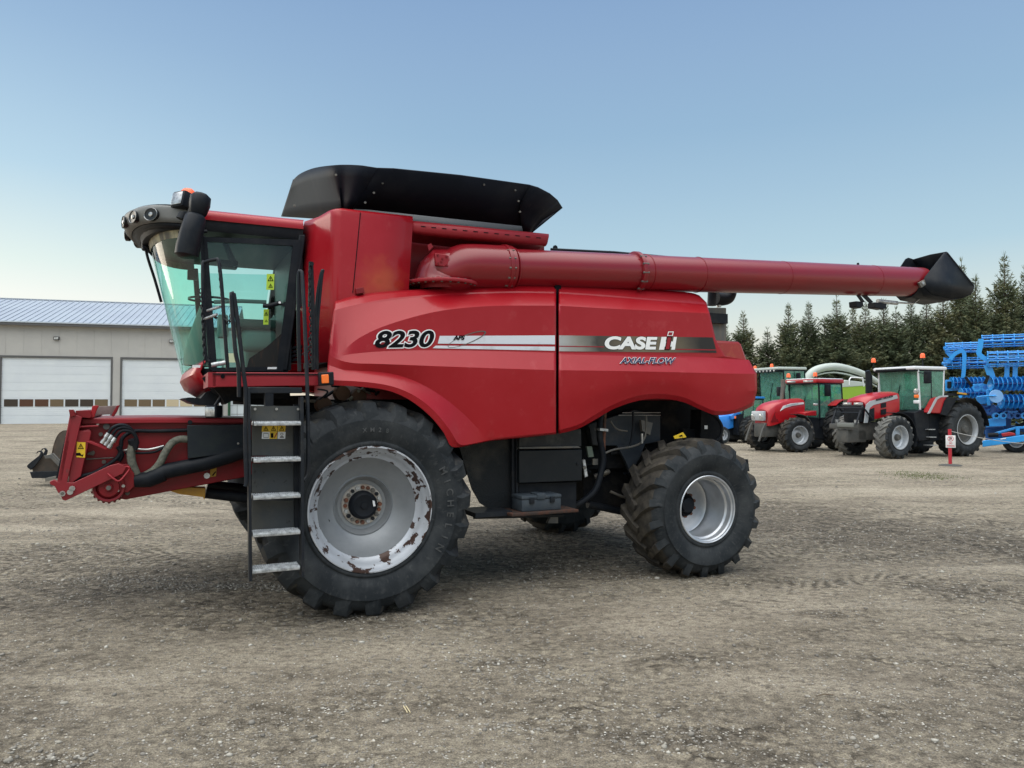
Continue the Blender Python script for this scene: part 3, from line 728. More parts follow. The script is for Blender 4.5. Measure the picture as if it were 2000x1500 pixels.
# windscreen
top = ringC(-1.87,-1.41,YN+.03,xR,zT-.01,16,.75)[2:19]; bot = ringC(-1.55,-1.31,YN+.03,xR,zB-.02,16,.75)[2:19]
top = [t for t in top]; 
ws = MB().grid([[a.lerp(b, k/8) for a, b in zip(top, bot)] for k in range(9)]).build('windscreen', cabglass, CAB, 60)
MB().grid([[a+Vector((-.006,0,0)) for a in top], [a.lerp(b, .07)+Vector((-.006,0,0)) for a, b in zip(top, bot)]]).build('windscreen_band', mat('dusty_band', (.42,.38,.25), .8, 0, (.12,.11,.09), 9, .4, .6, stretch=(1,1,.3)), ws, 60)
# door
dg = [(401,470),(420,466),(560,473),(576,480),(583,494),(579,540),(566,630),(549,720),(424,722),(416,690)]
def loop(pts, Y): return [P(x, y, Y) for x, y in pts]
door = MB(); outer = loop([(398,463),(588,468),(553,725),(414,725)], YN-.012); inner = loop([(405,472),(572,480),(541,716),(424,718)], YN-.012)
door.rings([outer, inner], False, True); 
door = door.build('door', black, CAB, 0, solid=.03)
g = MB().add(loop([(403,470),(576,477),(544,719),(421,720)], YN+.004), [(0,1,2,3)]).build('door_glass', cabglass2, door, 0)
tri = [(481,722),(487,700),(520,678),(546,655),(560,640),(549,722)]
MB().add(loop(tri, YN-.004), [tuple(range(len(tri)))]).build('lower_panel', mat('door_black', (.012,.012,.013), .25, 0, (.07,.035,.02), 9, .55, .8, stretch=(5,1,.6)), door, 0)
for cor in ([(576,477),(556,476),(571,482),(574,500)], [(574,560),(566,585),(545,596),(560,600),(568,610)]): 
    MB().add(loop(cor, YN-.002), [tuple(range(len(cor)))]).build('glass_border', black, door, 0)
tb([(514,597,YN-.05),(526,597,YN-.06),(548,591,YN-.04)], .022, 'door_handle', black, door)
bolt(546, 591, YN-.065, .012, white, door)
# far door glass + rear wall
fg = loop([(403,470),(576,477),(544,719),(421,720)], YN); MB().add([Vector((v.x, YF2-.01, v.z)) for v in fg], [(0,1,2,3)]).build('far_door_glass', cabglass2, CAB, 0)
MB().box(xR-.04, xR, YN+.02, YF2-.02, zB+.62, zT).build('rear_wall', black, CAB)
MB().box(xR-.16, xR-.1, YN+.02, YF2-.02, zB, zB+.62).build('rear_wall', black, CAB)
def stick(x0, y0, x1, y1, Y, m, parent, name='warning_sticker', sk=0): return decal([(x0,y0),(x1,y0+sk),(x1-1,y1+sk),(x0-1,y1)], m, name, parent, Y)
def tri_icon(cx, cy, s, Y, parent):
    b = MB(); o = [P(cx-s,cy+s*.8,Y),P(cx+s,cy+s*.8,Y),P(cx,cy-s,Y)]; i = [P(cx-s*.62,cy+s*.55,Y),P(cx+s*.62,cy+s*.55,Y),P(cx,cy-s*.55,Y)]
    b.rings([o, i], False); b.add([P(cx-s*.12,cy+s*.4,Y),P(cx+s*.12,cy+s*.4,Y),P(cx+s*.12,cy-s*.25,Y),P(cx-s*.12,cy-s*.25,Y)], [(0,1,2,3)]); b.build('warning_sign', ink, parent, 0)
ylg = mat('yellow_green_sticker', (.42,.62,.04), .5)
for (x0,y0,x1,y1) in ((521,535,536,566),(515,604,525,634)):
    s_ = stick(x0,y0,x1,y1,YN-.004,ylg,door); tri_icon((x0+x1)/2,y0+(y1-y0)*.3,(x1-x0)*.4,YN-.006,s_); tri_icon((x0+x1)/2,y0+(y1-y0)*.75,(x1-x0)*.3,YN-.006,s_)
stick(523,717,541,721,YN-.02,white,door,'glass_label'); stick(376,713,392,718,YN-.0,white,ws,'glass_label'); stick(445,690,462,708,YN-.003,mat('pale_paper', (.6,.66,.42), .7),door,'paper_notice')
# interior
st = MB(); sc_ = P(515,690,YC); 
st.box(sc_.x-.28, sc_.x+.22, YC-.25, YC+.25, zB+.42, zB+.56, bev=.05); st = st.build('seat', seatm, CAB, 50)
bk = Matrix.Translation((sc_.x+.22, YC, zB+.50)) @ Matrix.Rotation(rad(10), 4, 'Y')
MB().box(-.06,.06,-.24,.24,0,.62,bk,.05).build('seat_back', seatm, st, 50)
MB().box(sc_.x-.2, sc_.x+.15, YC-.2, YC+.2, zB, zB+.42, bev=.04).build('seat_base', seatg, st, 50)
MB().box(P(478,1,1.35).x, P(545,1,1.35).x, 1.25, 1.5, zB+.2, P(500,640,1.35).z-.02, bev=.06).build('armrest_console', seatg, CAB, 50)
MB().box(P(478,1,1.3).x-.06, P(545,1,1.3).x, 1.22, 1.5, P(500,640,1.35).z-.02, P(500,640,1.35).z+.07, bev=.03).build('armrest', seatm, CAB, 50)
MB().tube([P(388,715,YC), P(392,660,YC), P(402,600,YC)], .09, 12, rr=[.16,.12,.06]).build('steering_column', seatg, CAB, 50)
MB().lathe([(.19,0),(.205,.012),(.205,-.012),(.19,0)], P(408,585,YC), 'Z', 24).build('steering_wheel', black, CAB, 60)
MB().box(P(372,1,2.0).x, P(392,1,2.0).x, 1.9, 2.0, P(380,548,2).z, P(380,530,2).z, bev=.01).build('display', black, CAB)
MB().tube([P(440,475,1.4), P(450,500,1.4), P(460,520,1.4)], .03, 8).build('sun_blind_bracket', black, CAB)
MB().box(P(432,1,1.5).x, P(470,1,1.5).x, 1.45, 1.62, P(1+440,523,1.5).z, P(440,508,1.5).z, bev=.02).build('interior_mirror', black, CAB)
MB().tube([P(418,590,1.2), P(470,588,1.2), P(520,590,1.2)], .02, 8).build('interior_rail', seatg, CAB)
MB().box(P(432,1,1.3).x, P(452,1,1.3).x, 1.25, 1.4, P(440,660,1.3).z, P(440,615,1.3).z, bev=.02).build('monitor', seatg, CAB)
MB().tube([P(397,470,.95), P(425,468,.95), P(447,470,.95)], .028, 8).build('wiper_motor', black, CAB)
# mirrors and lamps on the near roof corner
mr = MB()
def tub(pts, rrs, name, m, parent, n=16, sy=1.): 
    b = MB().tube([P(*q) for q in pts], .1, n, rr=rrs); 
    if sy != 1:
        y0 = pts[0][2]; 
        for v in b.v: v.y = y0+(v.y-y0)*sy
    return b.build(name, m, parent, 50)
mir = tub([(383,420,.58),(382,425,.58),(374,455,.58),(367,485,.58),(364,499,.58),(364,503,.58)], [.07,.09,.100,.104,.098,.06], 'mirror', black, H, 20, 1.25)
tub([(393,379,.58),(392,384,.58),(390,400,.58),(386,417,.58),(384,424,.58)], [.06,.088,.09,.075,.05], 'mirror_upper_housing', black, mir, 8, 1.1)
tub([(392,377,.58),(391,372,.58)], [.028,.015], 'mirror_cap', black, mir, 8) if 0 else None
tb([(391,388,.58),(392,380,.58),(392,377,.58)], .02, 'antenna_stub', black, mir, k=0)
tb([(376,420,.62),(372,412,.66),(378,402,.62)], .022, 'mirror_arm', blackm, mir)
tb([(372,418,.7),(366,428,.68)], .035, 'arm_joint', black, mir, k=0)
tub([(356,414,.72),(357,420,.72),(354,428,.72)], [.03,.04,.045], 'mirror_camera', black, mir, 12)
wlm = Matrix.Translation(P(355,392,.82)) @ Matrix.Rotation(rad(38),4,'Z') @ Matrix.Rotation(rad(12),4,'Y')
wk = MB().box(-.05,.07,-.085,.085,-.08,.08,wlm,.02).build('work_light', black, H)
MB().box(-.058,-.049,-.066,.066,-.06,.06,wlm,.003).build('lamp_lens', lens, wk)
tb([(360,402,.85),(368,412,.85)], .018, 'lamp_bracket', blackm, wk, k=0)
bc = P(367,406,1.25)
bcn = MB().lathe([(0,.19),(.04,.185),(.065,.16),(.07,.10),(.07,.02),(0,.02)], bc, 'Z', 24).build('beacon', orange, H, 50)
MB().lathe([(0,-.02),(.075,-.02),(.075,.03),(.06,.04)], bc, 'Z', 20).build('beacon_base', black, bcn, 50)
# rail loop in front of the windscreen + wiper arm
tb([(404,452,.80),(370,453,.80),(330,455,1.15),(300,459,1.5),(280,466,1.8),(276,472,1.9),(278,478,1.95)], .016, 'grab_rail', black, H, 6, 8)
tb([(276,470,1.85),(282,476,1.85),(289,505,1.8),(302,545,1.8),(315,590,1.8)], .014, 'wiper_arm', black, H, 6, 8)
tb([(284,480,1.8),(296,497,1.8),(302,500,1.8)], .012, 'wiper_link', black, H, 3, 8)
tb([(276,462,1.85),(283,474,1.85),(284,488,1.83)], .035, 'wiper_pivot', black, H, 3, 8)

# ================================================================== PLATFORM, LADDER, RAILS
YL = -.34
pf = MB().prism([P(x,y,.03) for x, y in ((414,727),(640,728),(640,753),(414,756))], (0, .06, 0)).build('platform_rail', redf, H, 30, bevel=.006)
MB().prism([P(x,y,.03) for x, y in ((415,729),(640,730),(640,736),(415,736))], (0, .9, 0)).build('platform_deck', blackm, pf, 30)
pe = P(414,727,.03); pe2 = P(414,756,.03)
MB().box(pe.x-.03, pe.x+.03, .03, .85, pe2.z, pe.z).build('platform_front_rail', redf, pf, 30)
bolt(435, 735, .028, .018, ink, pf)
il = MB().prism([P(x,y,-.10) for x, y in ((624,727),(652,726),(653,752),(625,753))], (0, .10, 0)).build('indicator_lamp', black, H, 30, bevel=.01)
MB().prism([P(x,y,-.115) for x, y in ((628,732),(642,731),(643,748),(629,749))], (0, .03, 0)).build('amber_lens', amber, il, 30, bevel=.006)
tb([(620,760,.0),(640,765,.0),(625,780,.2)], .008, 'cable', black, H)
lad = MB()
lad.prism([P(x,y,YL) for x, y in ((478,756),(590,757),(590,768),(478,768))], (0, .06, 0))
lad = lad.build('ladder', blackm, H, 30, bevel=.004)
pl([(484,757),(489,757),(493,1136),(487,1136)], YL-.01, .12, 'side_rail', blackm, lad, bevel=.004)
pl([(587,775),(593,775),(595,1128),(589,1128)], YL-.01, .12, 'side_rail', blackm, lad, bevel=.004)
pl([(478,758),(483,758),(486,935),(480,930)], YL+.06, .05, 'side_rail', blackm, lad, bevel=.004)
pl([(490,793),(590,793),(590,822),(490,822)], YL+.07, .006, 'kick_plate', greyp, lad)
ys_ = [(821,828),(892,903),(964,977),(1036,1054),(1106,1136)]
for i, (ya, yb) in enumerate(ys_):
    z = P(540, ya+3, YL).z; x0 = P(493, 1100, YL).x; x1 = P(586, 1100, YL).x
    dep = .19
    # tread top visible from above for low steps
    st_ = MB().box(x0, x1, YL-.01, YL+dep-.02, z-.03, z, bev=.004)
    for k in range(22):
        for j in range(5):
            c = Vector((x0+(x1-x0)*(k+.5)/22, YL+.012+j*.036, z)); st_.lathe([(0,.006),(.005,.005),(.007,0)], c, 'Z', 6)
    st_.build('step', galv, lad, 40)
for (ya, yb) in ((829,890),(905,962),(978,1034)):
    pl([(492,ya),(574,ya),(574,yb),(492,yb)], YL+.17, .006, 'riser_panel', greyp, lad)
pl([(574,790),(590,790),(592,1040),(576,1040)], YL+.12, .05, 'riser_channel', black, lad)
for x in (498,540,582): bolt(x, 799, YL+.068, .011, steel, lad)
for i, x0 in enumerate((512,527,543)):
    s_ = stick(x0, 830, x0+15, 843, YL+.166, yell, lad); tri_icon(x0+7.3, 837, 5.2, YL+.164, s_)
    s2 = stick(x0, 843.5, x0+15, 857, YL+.166, yell if i == 1 else white, lad, 'instruction_sticker')
    if i == 1: decal([(529,846),(534,846),(534,855),(529,855)], ink, 'pictogram', s2, YL+.163); decal([(535,855),(540,845),(542,846),(537,856)], mat('ink_red',(.4,.06,.02),.5), 'pictogram', s2, YL+.163)
    elif i == 0: 
        MB().rings([[P(514.5,846,YL+.163),P(524.5,846,YL+.163),P(524.5,855,YL+.163),P(514.5,855,YL+.163)],[P(515.2,847,YL+.163),P(523.8,847,YL+.163),P(523.8,854,YL+.163),P(515.2,854,YL+.163)]], False).build('pictogram', dsteel, s2, 0)
    else: MB().rings([circ(P(550.5,848,YL+.163),.012,10), circ(P(550.5,848,YL+.163),.008,10)], False).build('pictogram', dsteel, s2, 0); decal([(546,855),(555,855),(553,852),(548,852)], dsteel, 'pictogram', s2, YL+.163)
# handrails
R1 = .0165
tb([(457,945,YL),(479,950,YL),(481,935,YL),(479,860,YL),(480,770,YL),(476,730,YL),(463,620,YL),(457,577,YL),(455,575,YL),(452,580,YL),(459,680,YL),(466,720,YL),(467,775,YL+.02)][1:], R1, 'handrail', blackm, lad, 4)
tb([(585,725,.0),(583,640,-.02),(583,540,-.02),(586,532,-.03),(590,536,-.05),(594,600,-.12),(599,720,-.2),(601,800,-.25),(602,880,-.28),(600,925,-.28),(592,938,-.3)], R1, 'handrail', blackm, lad, 4)
tb([(408,706,.35),(401,690,.35),(397,600,.35),(396,520,.35),(401,512,.35),(420,507,.25),(427,512,.22),(433,560,.2),(440,660,.2),(445,722,.2)], .016, 'handrail', blackm, H, 4)
tb([(405,607,.35),(430,599,.2)], .012, 'rail_bracket', galv, H, k=0); tb([(397,624,.35),(424,614,.25)], .012, 'rail_bracket', galv, H, k=0); tb([(410,612,.3),(424,622,.3)], .012, 'rail_latch', blackm, H, k=0)
tb([(613,722,.15),(612,640,.15),(608,525,.15),(607,520,.15),(606,600,.15)], .02, 'gate_post', blackm, H, 3)
tb([(618,722,.2),(618,600,.2),(626,540,.2),(631,528,.2),(628,545,.2),(620,640,.2),(620,722,.2)], .014, 'handrail', blackm, H, 4)
bolt(607, 517, .14, .02, black, H, 'post_cap', .05)
tb([(413,713,.18),(440,708,.18)], .02, 'door_sill_trim', galv, H, k=0)
def chain(pts, name='chain', link=.034, parent=H):
    path = catmull([P(*q) for q in pts], 14); L = [0]
    for a, b in zip(path, path[1:]): L.append(L[-1]+(b-a).length)
    n = int(L[-1]/link); b = MB()
    for i in range(n):
        s_ = (i+.5)*link; k = max(j for j in range(len(L)) if L[j] <= s_); k = min(k, len(path)-2)
        t = (s_-L[k])/max(1e-6, L[k+1]-L[k]); c = path[k].lerp(path[k+1], t); d = (path[k+1]-path[k]).normalized()
        u = d.cross(Vector((0,1,0))).normalized(); w_ = d.cross(u)
        if i % 2: u = w_
        b.tube([c+d*math.cos(a)*link*.72+u*math.sin(a)*link*.34 for a in [2*math.pi*q/8 for q in range(9)]], .0045, 5, False)
    return b.build(name, blackm, parent, 60)
chain([(392,565,.33),(395,600,.33),(398,660,.33),(400,712,.33)])
chain([(429,526,.2),(434,580,.2),(437,612,.2),(445,630,.15),(452,615,.1),(455,596,.0)])
chain([(605,528,.10),(606,600,.10),(607,640,.10),(604,680,.10),(598,692,.10),(590,688,.1)])
chain([(605,660,.08),(607,690,.08),(605,715,.08)])
tb([(400,735,.5),(420,762,.5),(440,770,.5)], .03, 'cable_bundle', black, H)
# black shield plate under the cab + lamp
pl([(355,778),(372,776),(392,778),(402,766),(440,768),(440,782),(418,792),(400,792),(375,788)], .7, 1.6, 'under_cab_shield', black, H)
pl([(415,755),(480,755),(480,785),(455,782),(440,790),(432,775)], .35, .5, 'step_mount', under, H)
lm = Matrix.Translation(P(417,804,.45)) @ Matrix.Rotation(rad(50),4,'Z')
wk = MB().box(-.045,.05,-.06,.06,-.055,.055,lm,.012).build('lower_work_light', black, H)
MB().box(-.052,-.044,-.048,.048,-.042,.042,lm,.003).build('lamp_lens', lens, wk)
tb([(420,793,.45),(425,785,.45),(436,770,.45)], .014, 'lamp_bracket', blackm, wk)
pl([(478,775),(600,772),(640,775),(640,800),(600,793),(478,790)], .9, 1.4, 'front_axle_housing', under, H)
pl([(518,768),(534,768),(534,795),(518,795)], 0, .1, 'ladder_mount', blackm, lad)
MB().tube([Vector((0,.5,.955)), Vector((0,3.1,.955))], .22, 16).build('front_axle', under, H)
random.seed(3)
for i in range(12):
    x = random.uniform(600,760); y = random.uniform(752,790)
    tb([(x,y,.4),(x+random.uniform(-30,30),y+random.uniform(-8,14),.45),(x+random.uniform(-50,50),y+random.uniform(-10,20),.5)], .016, 'hose', [black, dsteel, under, hose][i % 4], H)
for x, y in ((668,768),(632,790),(700,775)): MB().lathe([(0,-.05),(.07,-.04),(.08,.06),(0,.08)], P(x,y,.45), 'Y', 16).build('hydraulic_fitting', mat('oily_brown', (.07,.04,.025), .6), H)

# ================================================================== FEEDER HOUSE
YFH = .98; WF = 2*YC-2*YFH
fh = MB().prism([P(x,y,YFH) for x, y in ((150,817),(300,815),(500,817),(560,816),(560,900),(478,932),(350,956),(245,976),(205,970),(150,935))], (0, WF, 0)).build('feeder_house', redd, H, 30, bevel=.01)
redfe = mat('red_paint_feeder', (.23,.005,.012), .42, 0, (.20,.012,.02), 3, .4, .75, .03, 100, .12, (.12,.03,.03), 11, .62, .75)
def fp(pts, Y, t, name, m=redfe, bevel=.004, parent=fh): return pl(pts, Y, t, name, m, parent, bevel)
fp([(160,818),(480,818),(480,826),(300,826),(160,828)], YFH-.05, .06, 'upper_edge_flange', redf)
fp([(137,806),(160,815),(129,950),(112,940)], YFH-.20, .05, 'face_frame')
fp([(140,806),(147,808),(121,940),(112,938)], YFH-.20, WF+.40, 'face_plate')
fp([(136,816),(140,816),(114,934),(109,934)], YFH+.05, WF-.1, 'feeder_opening', black, 0)
fp([(134,800),(143,800),(148,812),(137,815)], YFH-.22, .08, 'top_hook', redd)
fp([(150,842),(177,841),(178,846),(161,915),(158,930),(138,945),(133,942)], YFH-.16, .02, 'sticker_plate')
fp([(146,860),(143,865),(124,948),(128,948)], YFH-.18, .03, 'face_rib', ink, 0)
s_ = stick(150, 863, 167, 893, YFH-.164, yell, fh, sk=1); tri_icon(158, 872, 6, YFH-.166, s_)
decal([(148,885),(156,884),(160,889),(163,886),(162,892),(156,890),(149,890)], ink, 'pictogram', s_, YFH-.166)
fp([(147,802),(175,801),(180,813),(176,817),(150,815)], YFH-.15, 1.2, 'front_crossbar', redd)
fp([(180,793),(184,792),(193,792),(188,803),(184,815),(175,818)], YFH-.12, .04, 'deflector_side', red)
fp([(187,794),(232,792),(224,809),(184,811)], YFH+.2, .02, 'deflector_plate', mat('worn_deflector', (.14,.09,.085), .55, 0, (.25,.2,.18), 6, .4, .7, .05), .003)
fp([(228,792),(234,791),(228,805),(222,814),(217,812)], YFH+.16, .05, 'deflector_side', redd)
# lower arm
fp([(97,941),(105,937),(113,941),(143,943),(215,909),(232,905),(247,912),(240,925),(128,978),(122,976),(118,966),(113,962),(107,950),(98,946)], YFH-.20, .05, 'lower_arm')
fp([(228,906),(250,907),(262,925),(262,950),(250,962),(228,960),(212,930)], YFH-.13, .05, 'sprocket_plate', redd)
c = P(214,950,YFH-.06)
MB().lathe([(0,-.12),(.03,-.12),(.035,-.10),(.08,-.10),(.085,-.06),(.10,-.055),(.105,-.08),(.125,-.085),(.135,-.06),(.135,.05)], c, 'Y', 36).build('drive_housing', redd, fh, 35)
MB().lathe([(0,-.14),(.02,-.14),(.022,-.10)], c, 'Y', 12).build('shaft_end', dsteel, fh)
b = MB()
for k in range(20):
    a = 2*math.pi*k/20; b.prism(circ(c+Vector((.138*math.cos(a),-.03,.138*math.sin(a))), .013, 6), (0,.02,0))
b.build('sprocket', redd, fh)
for x, y, r in ((122,964,.024),(137,961,.024),(141,954,.024)): bolt(x, y, YFH-.21, r, steel, fh, h=.012)
bolt(122,964,YFH-.225,.014,dsteel,fh); bolt(241,949,YFH-.14,.014,steel,fh); bolt(230,958,YFH-.14,.012,steel,fh); bolt(249,963,YFH-.02,.02,dsteel,fh)
bolt(208,833,YFH-.01,.028,dsteel,fh); bolt(371,825,YFH-.06,.022,blackm,fh); bolt(404,929,YFH-.01,.028,white,fh); bolt(197,848,YFH-.01,.018,dsteel,fh); bolt(203,902,YFH-.01,.018,dsteel,fh); bolt(191,828,YFH-.01,.012,steel,fh)
tb([(192,832,YFH-.12),(155,834,YFH-.14),(149,838,YFH-.14),(151,843,YFH-.12),(175,840,YFH-.12)], .009, 'handle', redf, fh)
tb([(210,925,YFH-.22),(222,935,YFH-.24),(234,939,YFH-.24),(252,918,YFH-.2),(251,912,YFH-.2),(243,912,YFH-.18)], .009, 'handle', redf, fh)
fp([(170,885),(183,880),(186,885),(182,890),(170,888)], YFH-.03, .02, 'slotted_tab', dsteel); tb([(168,897,YFH-.03),(185,896,YFH-.03),(222,894,YFH-.03)], .006, 'tie_rod', dsteel, fh, k=0)
fp([(168,863),(176,861),(208,874),(212,876),(206,879)], YFH-.18, .10, 'coupler_bracket', redf)
for i, (x, y) in enumerate(((199,866),(206,870),(212,875))):
    cp0 = P(x, y, YFH-.17); cp1 = P(x+13, y-20, YFH-.17)
    cp_ = MB().tube([cp0, cp0.lerp(cp1,.3), cp0.lerp(cp1,.32), cp0.lerp(cp1,.6), cp0.lerp(cp1,.62), cp1], .018, 10, rr=[.022,.022,.016,.017,.024,.020]).build('hydraulic_coupler', steel, fh, 40)
    tb([(x+13,y-20,YFH-.17),(x+22,y-31,YFH-.18),(x+38-i*3,y-36+i*1,YFH-.18),(x+55-i*4,y-30,YFH-.17),(x+66-i*5,y-12,YFH-.15),(x+63-i*5,y+8-i*2,YFH-.13)], .0145, 'hydraulic_hose', black, fh)
tb([(260,858,YFH-.11),(262,868,YFH-.1)], .045, 'hose_clamp', black, fh, k=0)
tb([(260,866,YFH-.1),(256,885,YFH-.1),(258,905,YFH-.1),(266,925,YFH-.08),(270,935,YFH-.06)], .036, 'sleeved_hose', hose, fh)
tb([(367,858,YFH-.06),(350,858,YFH-.07),(335,866,YFH-.09),(322,885,YFH-.1),(312,905,YFH-.1),(298,920,YFH-.09),(280,930,YFH-.08)], .034, 'sleeved_hose', hose, fh)
tb([(144,941,YFH-.12),(160,930,YFH-.12),(185,923,YFH-.1),(215,905,YFH-.08),(232,890,YFH-.06),(236,872,YFH-.05),(240,855,YFH-.04),(262,842,YFH-.03),(300,842,YFH-.03),(366,840,YFH-.03)], .018, 'rubber_hose', black, fh)
tb([(232,900,YFH-.04),(238,888,YFH-.05),(230,872,YFH-.06)], .02, 'rubber_hose', black, fh)
tb([(242,880,YFH-.04),(262,877,YFH-.06),(290,878,YFH-.05),(320,871,YFH-.05)], .011, 'steel_pipe', steel, fh); tb([(245,884,YFH-.05),(262,885,YFH-.07),(300,883,YFH-.05),(322,872,YFH-.06)], .012, 'hydraulic_hose', black, fh)
fp([(366,831),(478,829),(478,880),(425,888),(367,896)], YFH-.14, .14, 'black_cover', mat('cover_blue_black', (.013,.018,.026), .38, 0, (.02,.028,.03), 8, .4, .7, .03, 300))
bolt(465,866,YFH-.145,.01,steel,fh)
MB().tube([P(262,939,YFH-.08), P(290,936,YFH-.08), P(318,924,YFH-.09), P(320,921,YFH-.09), P(400,905,YFH-.09), P(440,893,YFH-.09), P(500,872,YFH-.09)], .07, 18, rr=[.06,.075,.078,.07,.07,.072,.075]).build('black_conduit', black, fh, 50)
s_ = stick(411, 915, 423, 932, YFH-.006, mat('dirty_yellow',(.45,.27,.03),.6), fh, sk=-2); decal([(414,928),(421,920),(422,922),(416,930)], ink, 'pictogram', s_, YFH-.01)
# lift cylinders
pl([(330,958),(348,951),(402,953),(401,966),(399,978),(397,971),(350,965)], YFH+.15, .12, 'cylinder_safety_stop', yellp, H, bevel=.006)
tb([(402,962,YFH+.25),(480,972,YFH+.25),(560,975,YFH+.25)], .055, 'lift_cylinder', black, H, k=0, n=16)
tb([(405,948,2.3),(475,955,2.3),(560,965,2.3)], .06, 'lift_cylinder', black, H, k=0, n=16)

# ================================================================== MID SECTION
pm = mat('perforated_black', (.011,.013,.015), .5, 0, (.055,.05,.042), 3.0, .52, .78)
nt = pm.node_tree; vo = nt.nodes.new('ShaderNodeTexVoronoi'); vo.inputs['Scale'].default_value = 70; tcx = nt.nodes.new('ShaderNodeTexCoord'); nt.links.new(tcx.outputs['Object'], vo.inputs['Vector'])
bmp = nt.nodes.new('ShaderNodeBump'); bmp.inputs['Strength'].default_value = .8; bmp.inputs['Distance'].default_value = .004; nt.links.new(vo.outputs['Distance'], bmp.inputs['Height']); nt.links.new(bmp.outputs[0], nt.nodes['Principled BSDF'].inputs['Normal'])
pl([(890,850),(1000,848),(1001,1003),(962,998),(938,983),(922,955),(905,900)], .48, .02, 'perforated_guard', pm)
pl([(1000,850),(1005,850),(1006,1004),(1000,1004)], .42, .06, 'guard_frame', blackm, bevel=.004)
pl([(1008,850),(1012,850),(1013,1004),(1008,1004)], .40, .06, 'guard_frame', blackm, bevel=.004)
pl([(1014,846),(1135,838),(1136,872),(1014,873)], .36, .4, 'upper_box', mat('box_grey', (.022,.024,.026), .5, 0, (.07,.07,.065), 5, .45, .7), bevel=.006)
pl([(1014,873),(1128,871),(1136,875),(1014,877)], .33, .4, 'box_ledge', dsteel, bevel=.003)
pl([(1014,880),(1137,878),(1137,939),(1014,944)], .34, .42, 'side_box', mat('side_box_black', (.008,.011,.014), .42, 0, (.014,.016,.018), 5, .45, .7), bevel=.008)
bolt(1128,906,.335,.012,blackm)
pl([(1014,944),(1126,941),(1126,1000),(1014,1002)], .42, .3, 'lower_box', black, bevel=.006)
pt = P(1015,1002,.1).z
MB().box(P(930,1,.2).x, P(1000,1,.2).x, .2, .62, P(950,1006,.2).z-.02, P(950,1001,.2).z).build('platform_support', blackm, H)
plat = MB().box(P(1000,1,.08).x, P(1128,1,.08).x, .08, .62, pt-.03, pt, bev=.006).build('service_platform', mat('rusty_grating', (.04,.03,.026), .85, 0, (.07,.032,.022), 14, .45, .6, .5, 90), H)
tb([(925,1010,.3),(1010,1008,.3),(1100,1006,.3)], .02, 'platform_tube', blackm, k=0)
bracket = pl([(1078,1005),(1090,1005),(1090,1022),(1070,1022)], .5, .05, 'hanging_bracket', dsteel)
# toolbox stands on the platform: a thing of its own
tc0 = P(1052, 1, .2); 
TB = thing('toolbox', 'small grey plastic toolbox with lid and latches standing on the service platform', 'toolbox', (C.inv.inverted() @ Vector((tc0.x, .26, pt+.001))), C.a)
w_, h_ = P(1090,1,.2).x-P(1015,1,.2).x, P(1052,970,.2).z-P(1052,1004,.2).z
MB().box(-w_/2, w_/2, -.12, .12, 0, h_*.68, bev=.012).build('case', toolm, TB)
MB().box(-w_/2-.004, w_/2+.004, -.126, .126, h_*.68, h_*.9, bev=.012).build('lid', toolm, TB)
MB().box(-w_*.13, w_*.08, -.135, .03, h_*.66, h_, bev=.006).build('handle', toolm, TB)
for x in (-w_*.25, w_*.27): MB().box(x-.03, x+.02, -.142, -.12, h_*.45, h_*.78, bev=.004).build('latch', black, TB)
# machinery behind the arch
MB().prism([P(x,y,.9) for x, y in ((1140,800),(1200,790),(1400,790),(1420,905),(1400,915),(1240,1000),(1140,980))], (0,1.8,0)).build('rear_machinery', under, H)
pl([(1150,828),(1240,800),(1290,812),(1290,862),(1240,872),(1158,870)], .62, .1, 'frame_plate', bluegrey, bevel=.01)
pl([(1205,870),(1260,868),(1250,895),(1232,925),(1222,900)], .60, .05, 'frame_plate', bluegrey, bevel=.006)
pl([(1252,820),(1275,826),(1270,850),(1255,842)], .5, .04, 'bracket_plate', dsteel)
pl([(1335,838),(1358,838),(1358,870),(1330,868)], .55, .1, 'bracket_plate', under)
pl([(1370,800),(1385,800),(1385,860),(1368,860)], .45, .2, 'rear_strut', under)
decal([(1376,831),(1382,831),(1382,838),(1376,838)], white, 'tag_label', H, .445)
tb([(1215,806,.6),(1290,806,.6)], .006, 'control_rod', steel, k=0); tb([(1208,811,.6),(1290,811,.6)], .006, 'control_rod', steel, k=0)
tb([(1178,800,.5),(1172,820,.48),(1171,850,.46),(1176,880,.46),(1178,900,.46),(1172,930,.46),(1162,958,.46),(1140,978,.5),(1120,990,.55)], .035, 'spiral_hose', black)
tb([(1182,800,.5),(1180,850,.46),(1179,890,.46)], .018, 'hydraulic_hose', rust, k=4)
pl([(1172,836),(1188,838),(1188,843),(1172,841)], .40, .12, 'hose_clamp', galv)
tb([(1236,805,.5),(1237,830,.5),(1233,860,.5),(1228,875,.5)], .014, 'hydraulic_hose', black)
tb([(1192,822,.5),(1205,838,.5),(1225,842,.5)], .010, 'steel_pipe', dsteel)
tb([(1182,885,.45),(1200,878,.45),(1235,872,.5),(1255,862,.5),(1262,840,.5),(1262,812,.5)], .013, 'hydraulic_hose', dsteel)
tb([(1388,808,.4),(1400,816,.38),(1410,835,.36),(1405,855,.38),(1388,868,.42),(1370,872,.5)], .02, 'looped_hose', black)
pl([(1138,898),(1143,898),(1148,930),(1143,932)], .36, .02, 'latch_bar', galv); bolt(1141,913,.35,.02,dsteel)
pl([(1158,896),(1168,896),(1168,908),(1158,908)], .5, .02, 'bracket', dsteel)
pl([(1253,847),(1256,847),(1256,866),(1253,866)], .42, .02, 'chrome_clip', steel)
